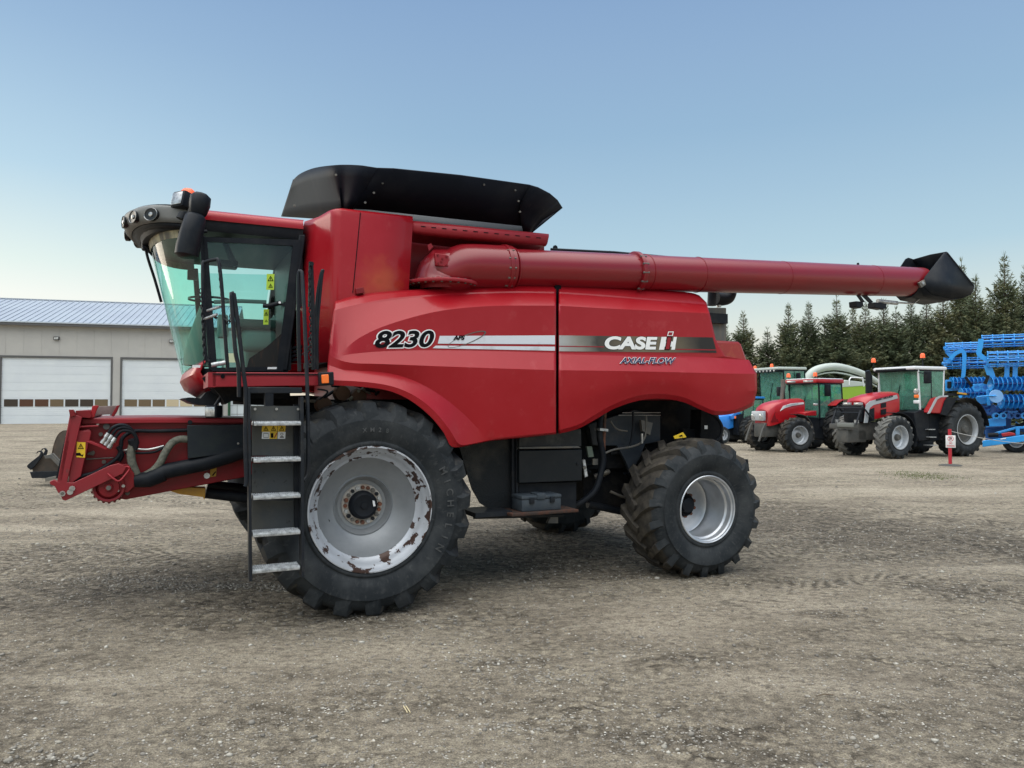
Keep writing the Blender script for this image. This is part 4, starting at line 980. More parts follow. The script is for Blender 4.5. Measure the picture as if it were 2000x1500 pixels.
pl([(1146,872),(1156,872),(1160,892),(1150,893)], .5, .03, 'bracket', mat('dull_green', (.12,.15,.12), .7))
decal([(1315,852),(1334,844),(1341,854),(1318,857)], yell, 'warning_sticker', H, .2)
s_ = decal([(1326,851),(1332,849),(1334,852),(1328,853)], ink, 'pictogram', H, .195)
tb([(1148,985,.9),(1210,998,.9),(1300,1012,.9)], .045, 'rear_axle_link', blackm, k=0)
MB().tube([Vector((3.735,.3,.745)), Vector((3.735,3.3,.745))], .13, 14).build('rear_axle', under, H)
pl([(1449,897),(1461,897),(1464,921),(1452,915)], .6, .03, 'mud_flap', black) 
random.seed(11)
for i in range(10):
    x = random.uniform(1150,1300); y = random.uniform(880,960)
    tb([(x,y,.75),(x+random.uniform(-20,40),y+random.uniform(-20,20),.7),(x+random.uniform(10,80),y+random.uniform(-20,30),.8)], random.uniform(.012,.03), 'hose', [black, under, dsteel][i % 3])
# ================================================================== CAMERA, SKY, SUN
cam = bpy.data.cameras.new('camera'); co = bpy.data.objects.new('camera', cam); COL.objects.link(co)
cam.sensor_width = 36; cam.lens = 36*FPX/2000; cam.clip_end = 2000; cam.clip_start = .05
co.location = (0,0,CAMH); co.rotation_euler = (math.pi/2+PITCH, 0, 0); S.camera = co
SUN_EL, SUN_AZ = rad(6), rad(-62)      # azimuth measured from +Y towards +X
wd = bpy.data.worlds.new('World'); S.world = wd; wd.use_nodes = True
nt = wd.node_tree; nt.nodes.clear(); N = nt.nodes.new; L = nt.links.new
out = N('ShaderNodeOutputWorld'); bg = N('ShaderNodeBackground'); L(bg.outputs[0], out.inputs[0])
sky = N('ShaderNodeTexSky'); sky.sky_type = 'NISHITA'; sky.sun_disc = False; sky.sun_elevation = SUN_EL; sky.sun_rotation = SUN_AZ
sky.air_density = 1.0; sky.dust_density = .6; sky.ozone_density = 2.5
tc = N('ShaderNodeTexCoord'); sp_ = N('ShaderNodeSeparateXYZ'); L(tc.outputs['Generated'], sp_.inputs[0])
def ramp(stops):
    r = N('ShaderNodeValToRGB'); e = r.color_ramp.elements
    while len(e) > 1: e.remove(e[0])
    e[0].position = stops[0][0]; e[0].color = (*stops[0][1], 1)
    for p, c in stops[1:]:
        q = e.new(p); q.color = (*c, 1)
    return r
def lin(r, g, b): return tuple(((v/255)/12.92 if v/255 <= .04045 else ((v/255+.055)/1.055)**2.4) for v in (r, g, b))
def s(deg): return math.sin(rad(deg))
rL = ramp([(0, lin(240,230,205)), (.07, lin(255,253,240)), (.124, lin(252,255,248)), (.163, lin(234,248,243)), (.268, lin(190,220,238)), (.34, lin(174,205,230)), (.41, lin(157,189,221)), (.6, lin(115,150,198)), (1, lin(90,125,180))])
rR = ramp([(0, lin(228,214,196)), (.06, lin(240,236,222)), (.11, lin(222,234,229)), (.19, lin(184,214,229)), (.268, lin(168,200,223)), (.34, lin(154,188,217)), (.42, lin(147,179,213)), (.5, lin(137,169,208)), (1, lin(95,128,180))])
L(sp_.outputs['Z'], rL.inputs[0]); L(sp_.outputs['Z'], rR.inputs[0])
mr_ = N('ShaderNodeMapRange'); mr_.interpolation_type = 'SMOOTHSTEP'; mr_.inputs['From Min'].default_value = -.62; mr_.inputs['From Max'].default_value = -.02; L(sp_.outputs['X'], mr_.inputs['Value'])
mx = N('ShaderNodeMix'); mx.data_type = 'RGBA'; L(mr_.outputs[0], mx.inputs['Factor']); L(rL.outputs[0], mx.inputs['A']); L(rR.outputs[0], mx.inputs['B'])
sc = N('ShaderNodeMix'); sc.data_type = 'RGBA'; sc.blend_type = 'MULTIPLY'; sc.inputs['Factor'].default_value = 1; L(sky.outputs[0], sc.inputs['A']); sc.inputs['B'].default_value = (.11,.11,.11,1)
m2 = N('ShaderNodeMix'); m2.data_type = 'RGBA'; m2.inputs['Factor'].default_value = .04; L(mx.outputs['Result'], m2.inputs['A']); L(sc.outputs['Result'], m2.inputs['B'])
# added fill light: sky overhead, out of view, made far brighter to lift the yard
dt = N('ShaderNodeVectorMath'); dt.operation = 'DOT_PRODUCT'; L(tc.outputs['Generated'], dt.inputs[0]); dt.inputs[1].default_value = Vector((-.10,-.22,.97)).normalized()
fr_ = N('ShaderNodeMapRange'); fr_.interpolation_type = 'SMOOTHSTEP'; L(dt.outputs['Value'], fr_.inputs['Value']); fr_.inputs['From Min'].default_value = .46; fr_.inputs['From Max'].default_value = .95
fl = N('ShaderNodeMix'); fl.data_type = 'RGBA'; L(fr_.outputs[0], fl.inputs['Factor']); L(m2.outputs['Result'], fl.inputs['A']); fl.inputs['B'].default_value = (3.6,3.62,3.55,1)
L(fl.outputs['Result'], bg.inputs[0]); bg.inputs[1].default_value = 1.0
sl = bpy.data.lights.new('sun', 'SUN'); sl.energy = SUNE; sl.angle = rad(25); sl.color = (1,.88,.72)
so = bpy.data.objects.new('sun', sl); COL.objects.link(so)
dv = Vector((math.sin(SUN_AZ)*math.cos(SUN_EL+.12), math.cos(SUN_AZ)*math.cos(SUN_EL+.12), math.sin(SUN_EL+.12)))
so.rotation_euler = dv.to_track_quat('Z', 'Y').to_euler()
S.view_settings.view_transform = 'Standard'; S.view_settings.look = 'None'; S.view_settings.exposure = EXPO; S.view_settings.gamma = 1
S.render.engine = 'CYCLES'

# ================================================================== GROUND
def sstep(a, b, x): t = max(0, min(1, (x-a)/(b-a))); return t*t*(3-2*t)
def rise(x, y): return .59*sstep(22, 46, y)*sstep(2, -6, x)
def gz(x, y):
    d = math.hypot(x, y); z = rise(x, y)
    a = sstep(60, 15, d)
    z += a*(.030*noise.noise(Vector((x*.45, y*.7, 0)))+.014*noise.noise(Vector((x*1.7, y*2.4, 3)))+.006*noise.noise(Vector((x*6, y*7, 5))))
    if d < 12: z += .004*noise.noise(Vector((x*18, y*20, 9)))*sstep(12, 6, d)
    # sunk slightly under the combine so wheels bed in
    return z-.004
ysr = [-60,-30,-15,-8,-4,-2,-1,-.3,.3]; v = .5
while v < 420: ysr.append(v); v += max(.022, v*.0105)
ysr += [420, 600, 900]
rows = []
xs_ = [(-1+2*i/300) for i in range(301)]
for y in ysr:
    w_ = 900 if y > 130 else max(16, abs(y)*1.9+14)
    if y >= 0: 
        # denser columns in the view fan
        row = []
        for t in xs_:
            x = (abs(t)**1.25)*(1 if t >= 0 else -1)*w_
            row.append(Vector((x, y, gz(x, y))))
    else: row = [Vector((t*max(60,w_), y, gz(t*max(60,w_), y))) for t in xs_]
    rows.append(row)
gm = bpy.data.materials.new('gravel_dirt'); gm.use_nodes = True; nt = gm.node_tree; N = nt.nodes.new; L = nt.links.new; pb = nt.nodes['Principled BSDF']
geo = N('ShaderNodeNewGeometry'); pos = geo.outputs['Position']
def mapn(sc_, rot=0):
    m = N('ShaderNodeMapping'); m.inputs['Scale'].default_value = sc_; m.inputs['Rotation'].default_value = (0,0,rot); L(pos, m.inputs['Vector']); return m.outputs[0]
def nz(vec, sc_, det=6, ro=.6):
    n = N('ShaderNodeTexNoise'); n.inputs['Scale'].default_value = sc_; n.inputs['Detail'].default_value = det; n.inputs['Roughness'].default_value = ro; L(vec, n.inputs['Vector']); return n.outputs['Fac']
def mrg(v, a, b, c=0., d=1.):
    r = N('ShaderNodeMapRange'); r.interpolation_type = 'SMOOTHSTEP'; L(v, r.inputs['Value'])
    for k, q in zip(('From Min','From Max','To Min','To Max'), (a,b,c,d)): r.inputs[k].default_value = q
    return r.outputs[0]
def mixc(f, a, b, bt='MIX'):
    m = N('ShaderNodeMix'); m.data_type = 'RGBA'; m.blend_type = bt
    if hasattr(f, 'node'): L(f, m.inputs['Factor'])
    else: m.inputs['Factor'].default_value = f
    for k, q in (('A', a), ('B', b)):
        if hasattr(q, 'node'): L(q, m.inputs[k])
        else: m.inputs[k].default_value = (*q, 1)
    return m.outputs['Result']
al = N('ShaderNodeAttribute'); al.attribute_name = 'loose'; an = N('ShaderNodeAttribute'); an.attribute_name = 'lane'; sl_ = N('ShaderNodeSeparateXYZ'); L(an.outputs['Vector'], sl_.inputs[0])
def mth(op, a, b=None, c=None):
    m = N('ShaderNodeMath'); m.operation = op
    for i, q in enumerate((a, b, c)):
        if q is None: continue
        if hasattr(q, 'node'): L(q, m.inputs[i])
        else: m.inputs[i].default_value = q
    return m.outputs[0]
wob = nz(pos, 5, 3, .6)
chev = mth('SINE', mth('ADD', mth('ADD', mth('MULTIPLY', sl_.outputs[1], 36.), mth('MULTIPLY', mth('ABSOLUTE', sl_.outputs[2]), 26.)), mth('MULTIPLY', wob, 4.)))
big = nz(mapn((.42,1.0,1), .12), .55, 7, .62)
lmask = mth('MULTIPLY', sl_.outputs[0], mrg(nz(pos, 1.3, 4, .6), .38, .62, .15, 1.)); tread = mth('MULTIPLY', mth('MULTIPLY', chev, .5), lmask)
mid = nz(mapn((.6,1.5,1), -.15), 1.6, 8, .68)
fine = nz(mapn((.75,1.15,1)), 16, 8, .78)
grain = nz(pos, 95, 4, .7)
c1 = mixc(mrg(big, .38, .62), (.262,.243,.205), (.185,.168,.142))
lo_ = mth('ADD', mth('ADD', al.outputs['Fac'], mth('MULTIPLY', mth('SUBTRACT', mid, .5), 2.6)), mth('MULTIPLY', tread, 1.5))
c1 = mixc(mrg(lo_, .05, -.75, 0, .9), c1, (.345,.320,.275))
c2 = mixc(mrg(lo_, .05, .95, 0, .85), c1, (.108,.098,.084))
c3 = mixc(mrg(mid, .46, .30, 0, .45), c2, (.31,.285,.245))
c4 = mixc(mrg(fine, .47, .62, 0, .75), c3, (.10,.092,.080))  # dark tone tied to the bump noise: self-shading of lumps put into the colour
c5 = mixc(mrg(fine, .48, .36, 0, .5), c4, (.36,.34,.295))
vor = N('ShaderNodeTexVoronoi'); vor.inputs['Scale'].default_value = 34; vor.inputs['Randomness'].default_value = 1; L(pos, vor.inputs['Vector'])
vsel = mrg(vor.outputs['Distance'], .30, .18)
sepc = N('ShaderNodeSeparateColor'); L(vor.outputs['Color'], sepc.inputs[0])
loose = mrg(lo_, -.2, .6, .12, .95)
mul = N('ShaderNodeMath'); mul.operation = 'MULTIPLY'; L(vsel, mul.inputs[0]); L(loose, mul.inputs[1])
g2 = N('ShaderNodeMath'); g2.operation = 'GREATER_THAN'; L(sepc.outputs[0], g2.inputs[0]); g2.inputs[1].default_value = .45
peb = N('ShaderNodeMath'); peb.operation = 'MULTIPLY'; L(mul.outputs[0], peb.inputs[0]); L(g2.outputs[0], peb.inputs[1])
pc = mixc(mrg(sepc.outputs[1], 0, 1), (.11,.10,.09), (.27,.255,.225))
c6 = mixc(peb.outputs[0], c5, pc)
v2 = N('ShaderNodeTexVoronoi'); v2.inputs['Scale'].default_value = 15; wv = N('ShaderNodeVectorMath'); wv.operation = 'ADD'; L(pos, wv.inputs[0]); nv = N('ShaderNodeTexNoise'); nv.inputs['Scale'].default_value = 9; L(pos, nv.inputs['Vector']); sv_ = N('ShaderNodeVectorMath'); sv_.operation = 'SCALE'; L(nv.outputs['Color'], sv_.inputs[0]); sv_.inputs['Scale'].default_value = .12; L(sv_.outputs[0], wv.inputs[1]); L(wv.outputs[0], v2.inputs['Vector'])
sc2 = N('ShaderNodeSeparateColor'); L(v2.outputs['Color'], sc2.inputs[0])
clod = mrg(lo_, -.35, .5, .12, .8)
c6 = mixc(mth('MULTIPLY', clod, mrg(v2.outputs['Distance'], .45, .80)), c6, mixc(1., c6, (.42,.41,.40), 'MULTIPLY'))  # gaps between clods darkened in the colour, as shade the bump barely gives
c6 = mixc(mth('MULTIPLY', clod, mth('GREATER_THAN', sc2.outputs[0], .72)), c6, mixc(1., c6, (1.45,1.45,1.42), 'MULTIPLY'))
c6 = mixc(mth('MULTIPLY', clod, mth('LESS_THAN', sc2.outputs[0], .22)), c6, mixc(1., c6, (.62,.61,.60), 'MULTIPLY'))
c7 = mixc(mrg(grain, .38, .62, .0, .85), c6, mixc(1., c6, (.40,.40,.40), 'MULTIPLY'))  # grain darkening in the colour stands in for weak bump shading
c8 = mixc(1., c7, (1.82,1.70,1.53), 'MULTIPLY')
L(c8, pb.inputs['Base Color']); pb.inputs['Roughness'].default_value = .93; pb.inputs['Specular IOR Level'].default_value = .25
# two faint tread-mark lanes of lug prints
hgt = mth('ADD', mth('ADD', mth('MULTIPLY', fine, .055), mth('MULTIPLY', grain, .014)), mth('ADD', mth('MULTIPLY', peb.outputs[0], .012), mth('ADD', mth('MULTIPLY', mid, .05), mth('ADD', mth('MULTIPLY', tread, .03), mth('MULTIPLY', mth('MULTIPLY', v2.outputs['Distance'], clod), -.03)))))
bp = N('ShaderNodeBump'); bp.inputs['Strength'].default_value = 1.0; bp.inputs['Distance'].default_value = 1.1; L(hgt, bp.inputs['Height']); L(bp.outputs[0], pb.inputs['Normal'])
def gxy(px, py):
    d = ray(px, py); t = -CAMH/d.z; return d.x*t, d.y*t
PATCH = []
for (px, py, rx, ry, st) in ((330,1128,330,36,.95),(700,1195,120,18,.8),(430,1192,130,20,.55),(130,1080,200,26,.6),(90,1170,150,26,.5),(300,955,330,22,.45),(60,1030,120,8,-.8),(250,1000,260,9,-.7),(1150,1045,200,45,.8),(1000,1100,150,24,.5),
    (1720,1040,260,36,.9),(1570,1020,130,50,.55),(1850,1152,100,22,.85),(1960,1060,120,34,.7),(1640,1196,90,9,.9),(1500,990,120,12,.4),(1290,1290,70,12,.5),(1420,1440,130,20,.8),(1330,1380,90,16,.5),(1450,1480,150,14,.7),
    (1700,1285,80,10,.5),(1850,1330,90,10,.5),(100,1488,90,20,.6),(960,1290,70,18,.5),(1080,1400,90,30,.45),(1060,1300,40,24,.45),(560,1390,120,20,.35),(700,1275,260,28,-.7),(260,1330,260,36,-.6),(1450,1180,300,28,-.7),(1550,1330,260,36,-.5),(1250,1220,200,20,-.5),(850,1430,160,30,-.3),(1800,960,260,10,-.7),(1900,1110,200,8,-.8),(1750,920,260,8,-.4),(1180,1440,80,20,.5),(620,1440,90,18,.35),(1300,1120,250,20,.3),(870,1210,200,16,.35)):
    cx, cy = gxy(px, py); wx = rx/FPX*cy; wy = ry*cy*cy/(FPX*CAMH); PATCH.append((cx, cy, wx*1.1, wy*1.15, st))
LANE = []
for pts, w_ in ((((1455,1085),(1560,1040),(1700,1030),(1850,1045),(2050,1085),(2300,1150)), .62), (((1380,1010),(1500,985),(1650,990),(1850,1010),(2100,1040)), .55), (((-200,1120),(100,1095),(300,1085),(500,1085)), .6), (((930,1075),(1050,1045),(1200,1030),(1300,1030)), .6), (((-100,960),(150,970),(400,985),(560,1000)), .6), (((2100,1150),(1800,1130),(1600,1150),(1450,1170)), .5)):
    q = [Vector((*gxy(*p), 0)) for p in pts]; q = catmull(q, 6); L_ = [0]
    for a, b in zip(q, q[1:]): L_.append(L_[-1]+(b-a).length)
    LANE.append((q, L_, w_/2))
def loosef(x, y):
    v = 0
    for cx, cy, wx, wy, st in PATCH:
        dx, dy = (x-cx)/wx, (y-cy)/wy; r2 = dx*dx+dy*dy
        if r2 < 4: v += st*math.exp(-r2*1.3)
    return v
def lanef(x, y):
    best = (0, 0, 0)
    if y > 16: return best
    for q, L_, w_ in LANE:
        for i in range(0, len(q)-1):
            a, b = q[i], q[i+1]
            if abs(a.x-x) > 1.6 and abs(b.x-x) > 1.6: continue
            ab = b-a; t = max(0, min(1, ((x-a.x)*ab.x+(y-a.y)*ab.y)/ab.length_squared)); px_, py_ = a.x+ab.x*t, a.y+ab.y*t
            d_ = math.hypot(x-px_, y-py_)
            if d_ < w_*1.4:
                m_ = sstep(w_*1.35, w_*.8, d_)
                if m_ > best[0]:
                    sg_ = 1 if ab.x*(y-a.y)-ab.y*(x-a.x) > 0 else -1
                    best = (m_, L_[i]+ab.length*t, d_*sg_)
    return best
g = MB(); g.grid(rows); me = bpy.data.meshes.new('ground'); me.from_pydata([tuple(v) for v in g.v], [], g.f)
at1 = me.attributes.new('loose', 'FLOAT', 'POINT'); at2 = me.attributes.new('lane', 'FLOAT_VECTOR', 'POINT')
for i, v in enumerate(g.v):
    if 1 < v.y < 40 and abs(v.x) < v.y*1.1+2:
        at1.data[i].value = loosef(v.x, v.y); at2.data[i].vector = lanef(v.x, v.y)
for p in me.polygons: p.use_smooth = True
me.materials.append(gm); go = bpy.data.objects.new('ground', me); COL.objects.link(go); struct(go)
if me.polygons[0].normal.z < 0: me.flip_normals()

# gravel
random.seed(5)
ico = bmesh.new(); bmesh.ops.create_icosphere(ico, subdivisions=1, radius=1); iv = [v.co.copy() for v in ico.verts]; iff = [tuple(v.index for v in f.verts) for f in ico.faces]; ico.free()
protos = []
OCT = [Vector(v) for v in ((1,0,0),(0,1,0),(-1,0,0),(0,-1,0),(0,0,1),(0,0,-1))]; OCF = [(0,1,4),(1,2,4),(2,3,4),(3,0,4)]
for k in range(7):
    protos.append([v*(1+random.uniform(-.22,.22)) for v in iv])
def stones(name, items, m):
    vs, fs = [], []
    for (x, y, r) in items:
        pr = random.choice(protos); a = random.uniform(0, 6.28); ca, sa = math.cos(a), math.sin(a); sx, sy, sz = random.uniform(.8,1.3), random.uniform(.7,1.), random.uniform(.4,.75)
        z0 = gz(x, y)+r*sz*.35; n = len(vs)
        if r < .011 and (x*1000) % 1 < 2: pr, ff = [v*(1+random.uniform(-.25,.25)) for v in OCT], OCF
        else: ff = iff
        for v in pr:
            X, Y_ = v.x*sx*r, v.y*sy*r; vs.append((x+X*ca-Y_*sa, y+X*sa+Y_*ca, z0+v.z*sz*r))
        fs += [tuple(i+n for i in f) for f in ff]
    me = bpy.data.meshes.new(name); me.from_pydata(vs, [], fs); me.materials.append(m)
    for p in me.polygons: p.use_smooth = True
    o = bpy.data.objects.new(name, me); COL.objects.link(o); return o
def stonemat(name, ca, cb, cc):
    m = bpy.data.materials.new(name); m.use_nodes = True; nt = m.node_tree; N = nt.nodes.new; L = nt.links.new; b = nt.nodes['Principled BSDF']
    g_ = N('ShaderNodeNewGeometry'); r = N('ShaderNodeValToRGB'); L(g_.outputs['Random Per Island'], r.inputs[0]); e = r.color_ramp.elements
    e[0].color = (*ca,1); e[1].color = (*cc,1); q = e.new(.85); q.color = (*cb,1); L(r.outputs[0], b.inputs['Base Color']); b.inputs['Roughness'].default_value = .85; return m
items = []
def dens(x, y):
    return .6*noise.noise(Vector((x*.5, y*.9, 11)))+.6*noise.noise(Vector((x*1.6, y*2.2, 21)))+.5*loosef(x, y)
while len(items) < 15000:
    u = random.random(); y = 1.9*math.exp(u*2.35)-.1+random.uniform(-.05,.05); x = random.uniform(-.76, .76)*y
    if dens(x, y) < random.uniform(-.35, .35): continue
    r = min(.021, .0038*(1/(1-random.random())**.42))
    r *= .8+.05*y
    items.append((x, y, r))
def cluster(px, py, n, sx, sy, r0, r1):
    d = ray(px, py); t = -CAMH/d.z; cx, cy = d.x*t, d.y*t
    for _ in range(n):
        items.append((cx+random.gauss(0, sx), cy+random.gauss(0, sy), random.uniform(r0, r1)))
cluster(120, 1480, 34, .10, .05, .007, .018); cluster(440,1145,420,.55,.09,.006,.018); cluster(300,1130,300,.6,.12,.006,.015)
cluster(960,1290,120,.25,.15,.006,.014); cluster(1290,1440,160,.22,.1,.004,.012); cluster(1080,1330,90,.3,.1,.005,.013)
cluster(560,1150,60,.2,.06,.008,.02); cluster(700,1380,60,.2,.06,.005,.014); cluster(1010,1420,80,.15,.06,.005,.013)
extra = []
while len(extra) < 34000:
    u = random.random(); y = 1.8*math.exp(u*1.9)+random.uniform(-.08,.08); x = random.uniform(-.78, .78)*y
    if dens(x, y) < random.uniform(-.9, .25): continue
    extra.append((x, y, random.uniform(.003,.0085)*(.8+.085*y)))
gv = stones('gravel', items+extra, stonemat('gravel_stone', (.13,.12,.105), (.29,.27,.23), (.44,.42,.37)))
tag(gv, 'loose grey and pale pebbles scattered over the dirt yard', 'gravel', kind='stuff')
# two pieces of straw
d = ray(796, 1392); t = -CAMH/d.z; px_, py_ = d.x*t, d.y*t
stm = mat('straw', (.5,.42,.26), .8)
sb_ = MB(); 
for dx, a in ((0,.5),(.018,.35)): sb_.tube([(px_+dx,py_,gz(px_,py_)+.008),(px_+dx-.04*math.cos(a),py_+.07,gz(px_,py_)+.02)], .004, 5)
tag(sb_.build('straw', stm), 'two short pale straw stalks lying on the dirt in the foreground', 'straw')
d = ray(1612,1360+3); t = -CAMH/d.z
sb_ = MB().tube([(d.x*t-.06,d.y*t,.012),(d.x*t,d.y*t+.01,.02),(d.x*t+.06,d.y*t+.02,.012)], .004, 5)
tag(sb_.build('twig', mat('twig_brown', (.12,.09,.06), .9)), 'thin brown twig lying on the dirt at the lower right', 'twig')
# green patch
d = ray(1800, 929); t = -CAMH/d.z; gx, gy = d.x*t, d.y*t; b = MB()
for _ in range(900):
    x = gx+random.gauss(0,.45); y = gy+random.gauss(0,.55); h_ = random.uniform(.01,.04); a = random.uniform(0,3.14); z = gz(x,y)
    b.add([(x-.01*math.cos(a),y-.01*math.sin(a),z),(x+.01*math.cos(a),y+.01*math.sin(a),z),(x+random.uniform(-.02,.02),y,z+h_)], [(0,1,2)])
tag(b.build('grass', mat('grass_green', (.10,.13,.04), .8), smooth=0), 'sparse patch of low green weeds on the gravel before the tractors', 'grass', kind='stuff')

# ================================================================== BUILDING
B = Frame(-34.5, 50, 16.6); BP = B.P
bld = thing('machine_shed', 'long grey metal machine shed with blue-grey ribbed roof and white overhead doors', 'building', B.o, B.a)
zb = .57; ze = BP(0,629,0).z
wallm = mat('shed_wall_cladding', (.41,.40,.375), .6, 0, (.38,.37,.35), .8, .4, .6)
trim = mat('shed_trim', (.10,.10,.10), .5)
x0 = -12; x1 = BP(447,700,0).x; D_ = 16
def door_x(px): return BP(px, 750, 0).x
d1 = (BP(2,750,0).x, BP(216,750,0).x); d2 = (BP(238,750,0).x, BP(433,750,0).x); w_ = d1[1]-d1[0]; d0 = (d1[0]-w_-1.2, d1[0]-1.2)
zt_ = BP(100,699,0).z
b = MB()
segs = [x0-8, d0[0], d0[1], d1[0], d1[1], d2[0], d2[1], x1]
for i in range(0, 8, 2): b.box(segs[i], segs[i+1], 0, .2, zb-.3, zt_)
b.box(x0-8, x1, 0, .2, zt_, ze); b.box(x0-8, x0-7.8, .2, D_, zb-.3, ze); b.box(x1-.2, x1, .2, D_, zb-.3, ze); b.box(x0-7.8, x1-.2, D_-.2, D_, zb-.3, ze)
x = x0-7
while x < x1-.1:
    b.box(x, x+.03, -.012, 0, zt_+.12, ze-.1)
    x += 1.07
wl_ = b.build('wall', wallm, bld)
zr_ = B.P(0,585,D_/2).z
rb = MB(); slope = [(-.35, ze-.02), (D_/2, zr_), (D_+.35, ze-.02)]
for (ya, za), (yb, zb_) in (slope[:2], slope[1:]): rb.prism([Vector((x0-8.4,ya,za)),Vector((x1+.4,ya,za)),Vector((x1+.4,yb,zb_)),Vector((x0-8.4,yb,zb_))], (0,0,.06))
x = x0-8.3
roofm = mat('shed_roof_metal', (.34,.385,.44), .45, .15, (.31,.35,.41), .5, .4, .6)
while x < x1+.35:
    rb.prism([Vector((x,-.36,ze+.04)),Vector((x+.06,-.36,ze+.04)),Vector((x+.06,D_/2,zr_+.06)),Vector((x,D_/2,zr_+.06))], (0,0,.045))
    x += .42
rf_ = rb.build('roof', roofm, bld, 20)
MB().box(x0-8.4, x1+.4, -.42, -.30, ze-.20, ze+.0).build('eave_trim', trim, bld)
MB().box(x0-8.4, x1+.4, -.46, -.42, ze-.02, ze+.06).build('gutter_edge', mat('gutter_pale', (.45,.5,.55), .4), bld)
MB().box(x0-8.4, x1+.4, D_/2-.12, D_/2+.12, zr_+.05, zr_+.13).build('ridge_cap', roofm, bld)
MB().box(x0-7.9, x1-.1, .0, D_, ze+.03, ze+.08).build('ceiling', trim, bld) if 0 else None
doorm = mat('shed_door_white', (.66,.70,.72), .5, 0, (.62,.66,.69), .6, .4, .6)
panec = [mat('door_pane_dark', (.05,.04,.032), .12, .0), mat('door_pane_brown', (.13,.095,.055), .1), mat('door_pane_bright', (.5,.42,.28), .15), mat('door_pane_redbrown', (.09,.045,.03), .12)]
pk = [[0,1,0,1,0,0,1],[0,3,3,1,0,0,1],[1,1,1,2,2,1,0]]
for di, (a, c) in enumerate((d0, d1, d2)):
    b = MB(); nsec = 8; hs = (zt_-zb)/nsec
    for k in range(nsec):
        b.box(a+.0, c-.0, .08, .13, zb+k*hs+.014, zb+(k+1)*hs-.014)
        for j in (1,2,3): b.box(a, c, .074, .08, zb+k*hs+j*hs/4-.004, zb+k*hs+j*hs/4+.004)
    b.box(a, c, .10, .125, zb, zt_)
    dr = b.build('overhead_door', doorm, bld)
    fr = MB().box(a-.12, a, -.03, .14, zb-.2, zt_+.13).box(c, c+.12, -.03, .14, zb-.2, zt_+.13).box(a-.0, c+.0, -.03, .14, zt_, zt_+.13); fr.build('door_frame', trim, dr)
    zw0, zw1 = BP(100,794,0).z, BP(100,780,0).z; n_ = 7
    for k in range(n_):
        xa = a+.12+(c-a-.24)*k/n_+.05; xb_ = a+.12+(c-a-.24)*(k+1)/n_-.05
        MB().box(xa, xb_, .062, .075, zw0, zw1).build('window', panec[pk[di][k]], dr)
for px, py in ((110,660.5),(335,666.5)):
    p = BP(px, py, -.12); lw_ = MB().box(p.x-.17, p.x+.17, -.16, 0, p.z-.11, p.z+.11, bev=.02).build('wall_lamp', black, bld); MB().box(p.x-.13, p.x+.13, -.165, -.158, p.z-.08, p.z+.08).build('lamp_lens', lens, lw_)
ap = MB().box(x0-8, x1+2, -2.2, 0, zb-.3, zb-.01); ap = ap.build('concrete_apron', mat('concrete_apron', (.30,.295,.275), .85, 0, (.22,.215,.2), 1.5, .4, .7)); ap.location = B.o; ap.rotation_euler = (0,0,B.a); struct(ap)
# things beyond the ladder
g0 = thing('post', 'dark green painted post at the right end of the shed', 'post', B.inv.inverted() @ Vector((BP(447.5,790,-.3).x, -.3, zb)), B.a)
MB().tube([(0,0,-.1),(0,0,2.6)], .09, 12).build('pole', mat('dark_green', (.02,.07,.035), .5), g0); MB().box(-.16,.16,-.16,.16,-.1,.03).build('base_plate', trim, g0)
q = BP(450,790,.2)
ct = thing('storage_container', 'pale blue-white panelled storage container beside the shed', 'container', B.inv.inverted() @ Vector((q.x, .2, zb)), B.a)
cw = BP(516,790,.2).x-q.x
MB().box(0, cw, 0, 2.4, -.2, 2.5).build('body', mat('container_pale', (.55,.6,.62), .5), ct)
b = MB()
for k in range(6): b.box(cw*k/5-.012, cw*k/5+.012, -.012, 0, 0, 2.5)
for k in range(1, 4): b.box(0, cw, -.010, -.002, k*.62-.012, k*.62+.012)
b.build('panel_grid', trim, ct)

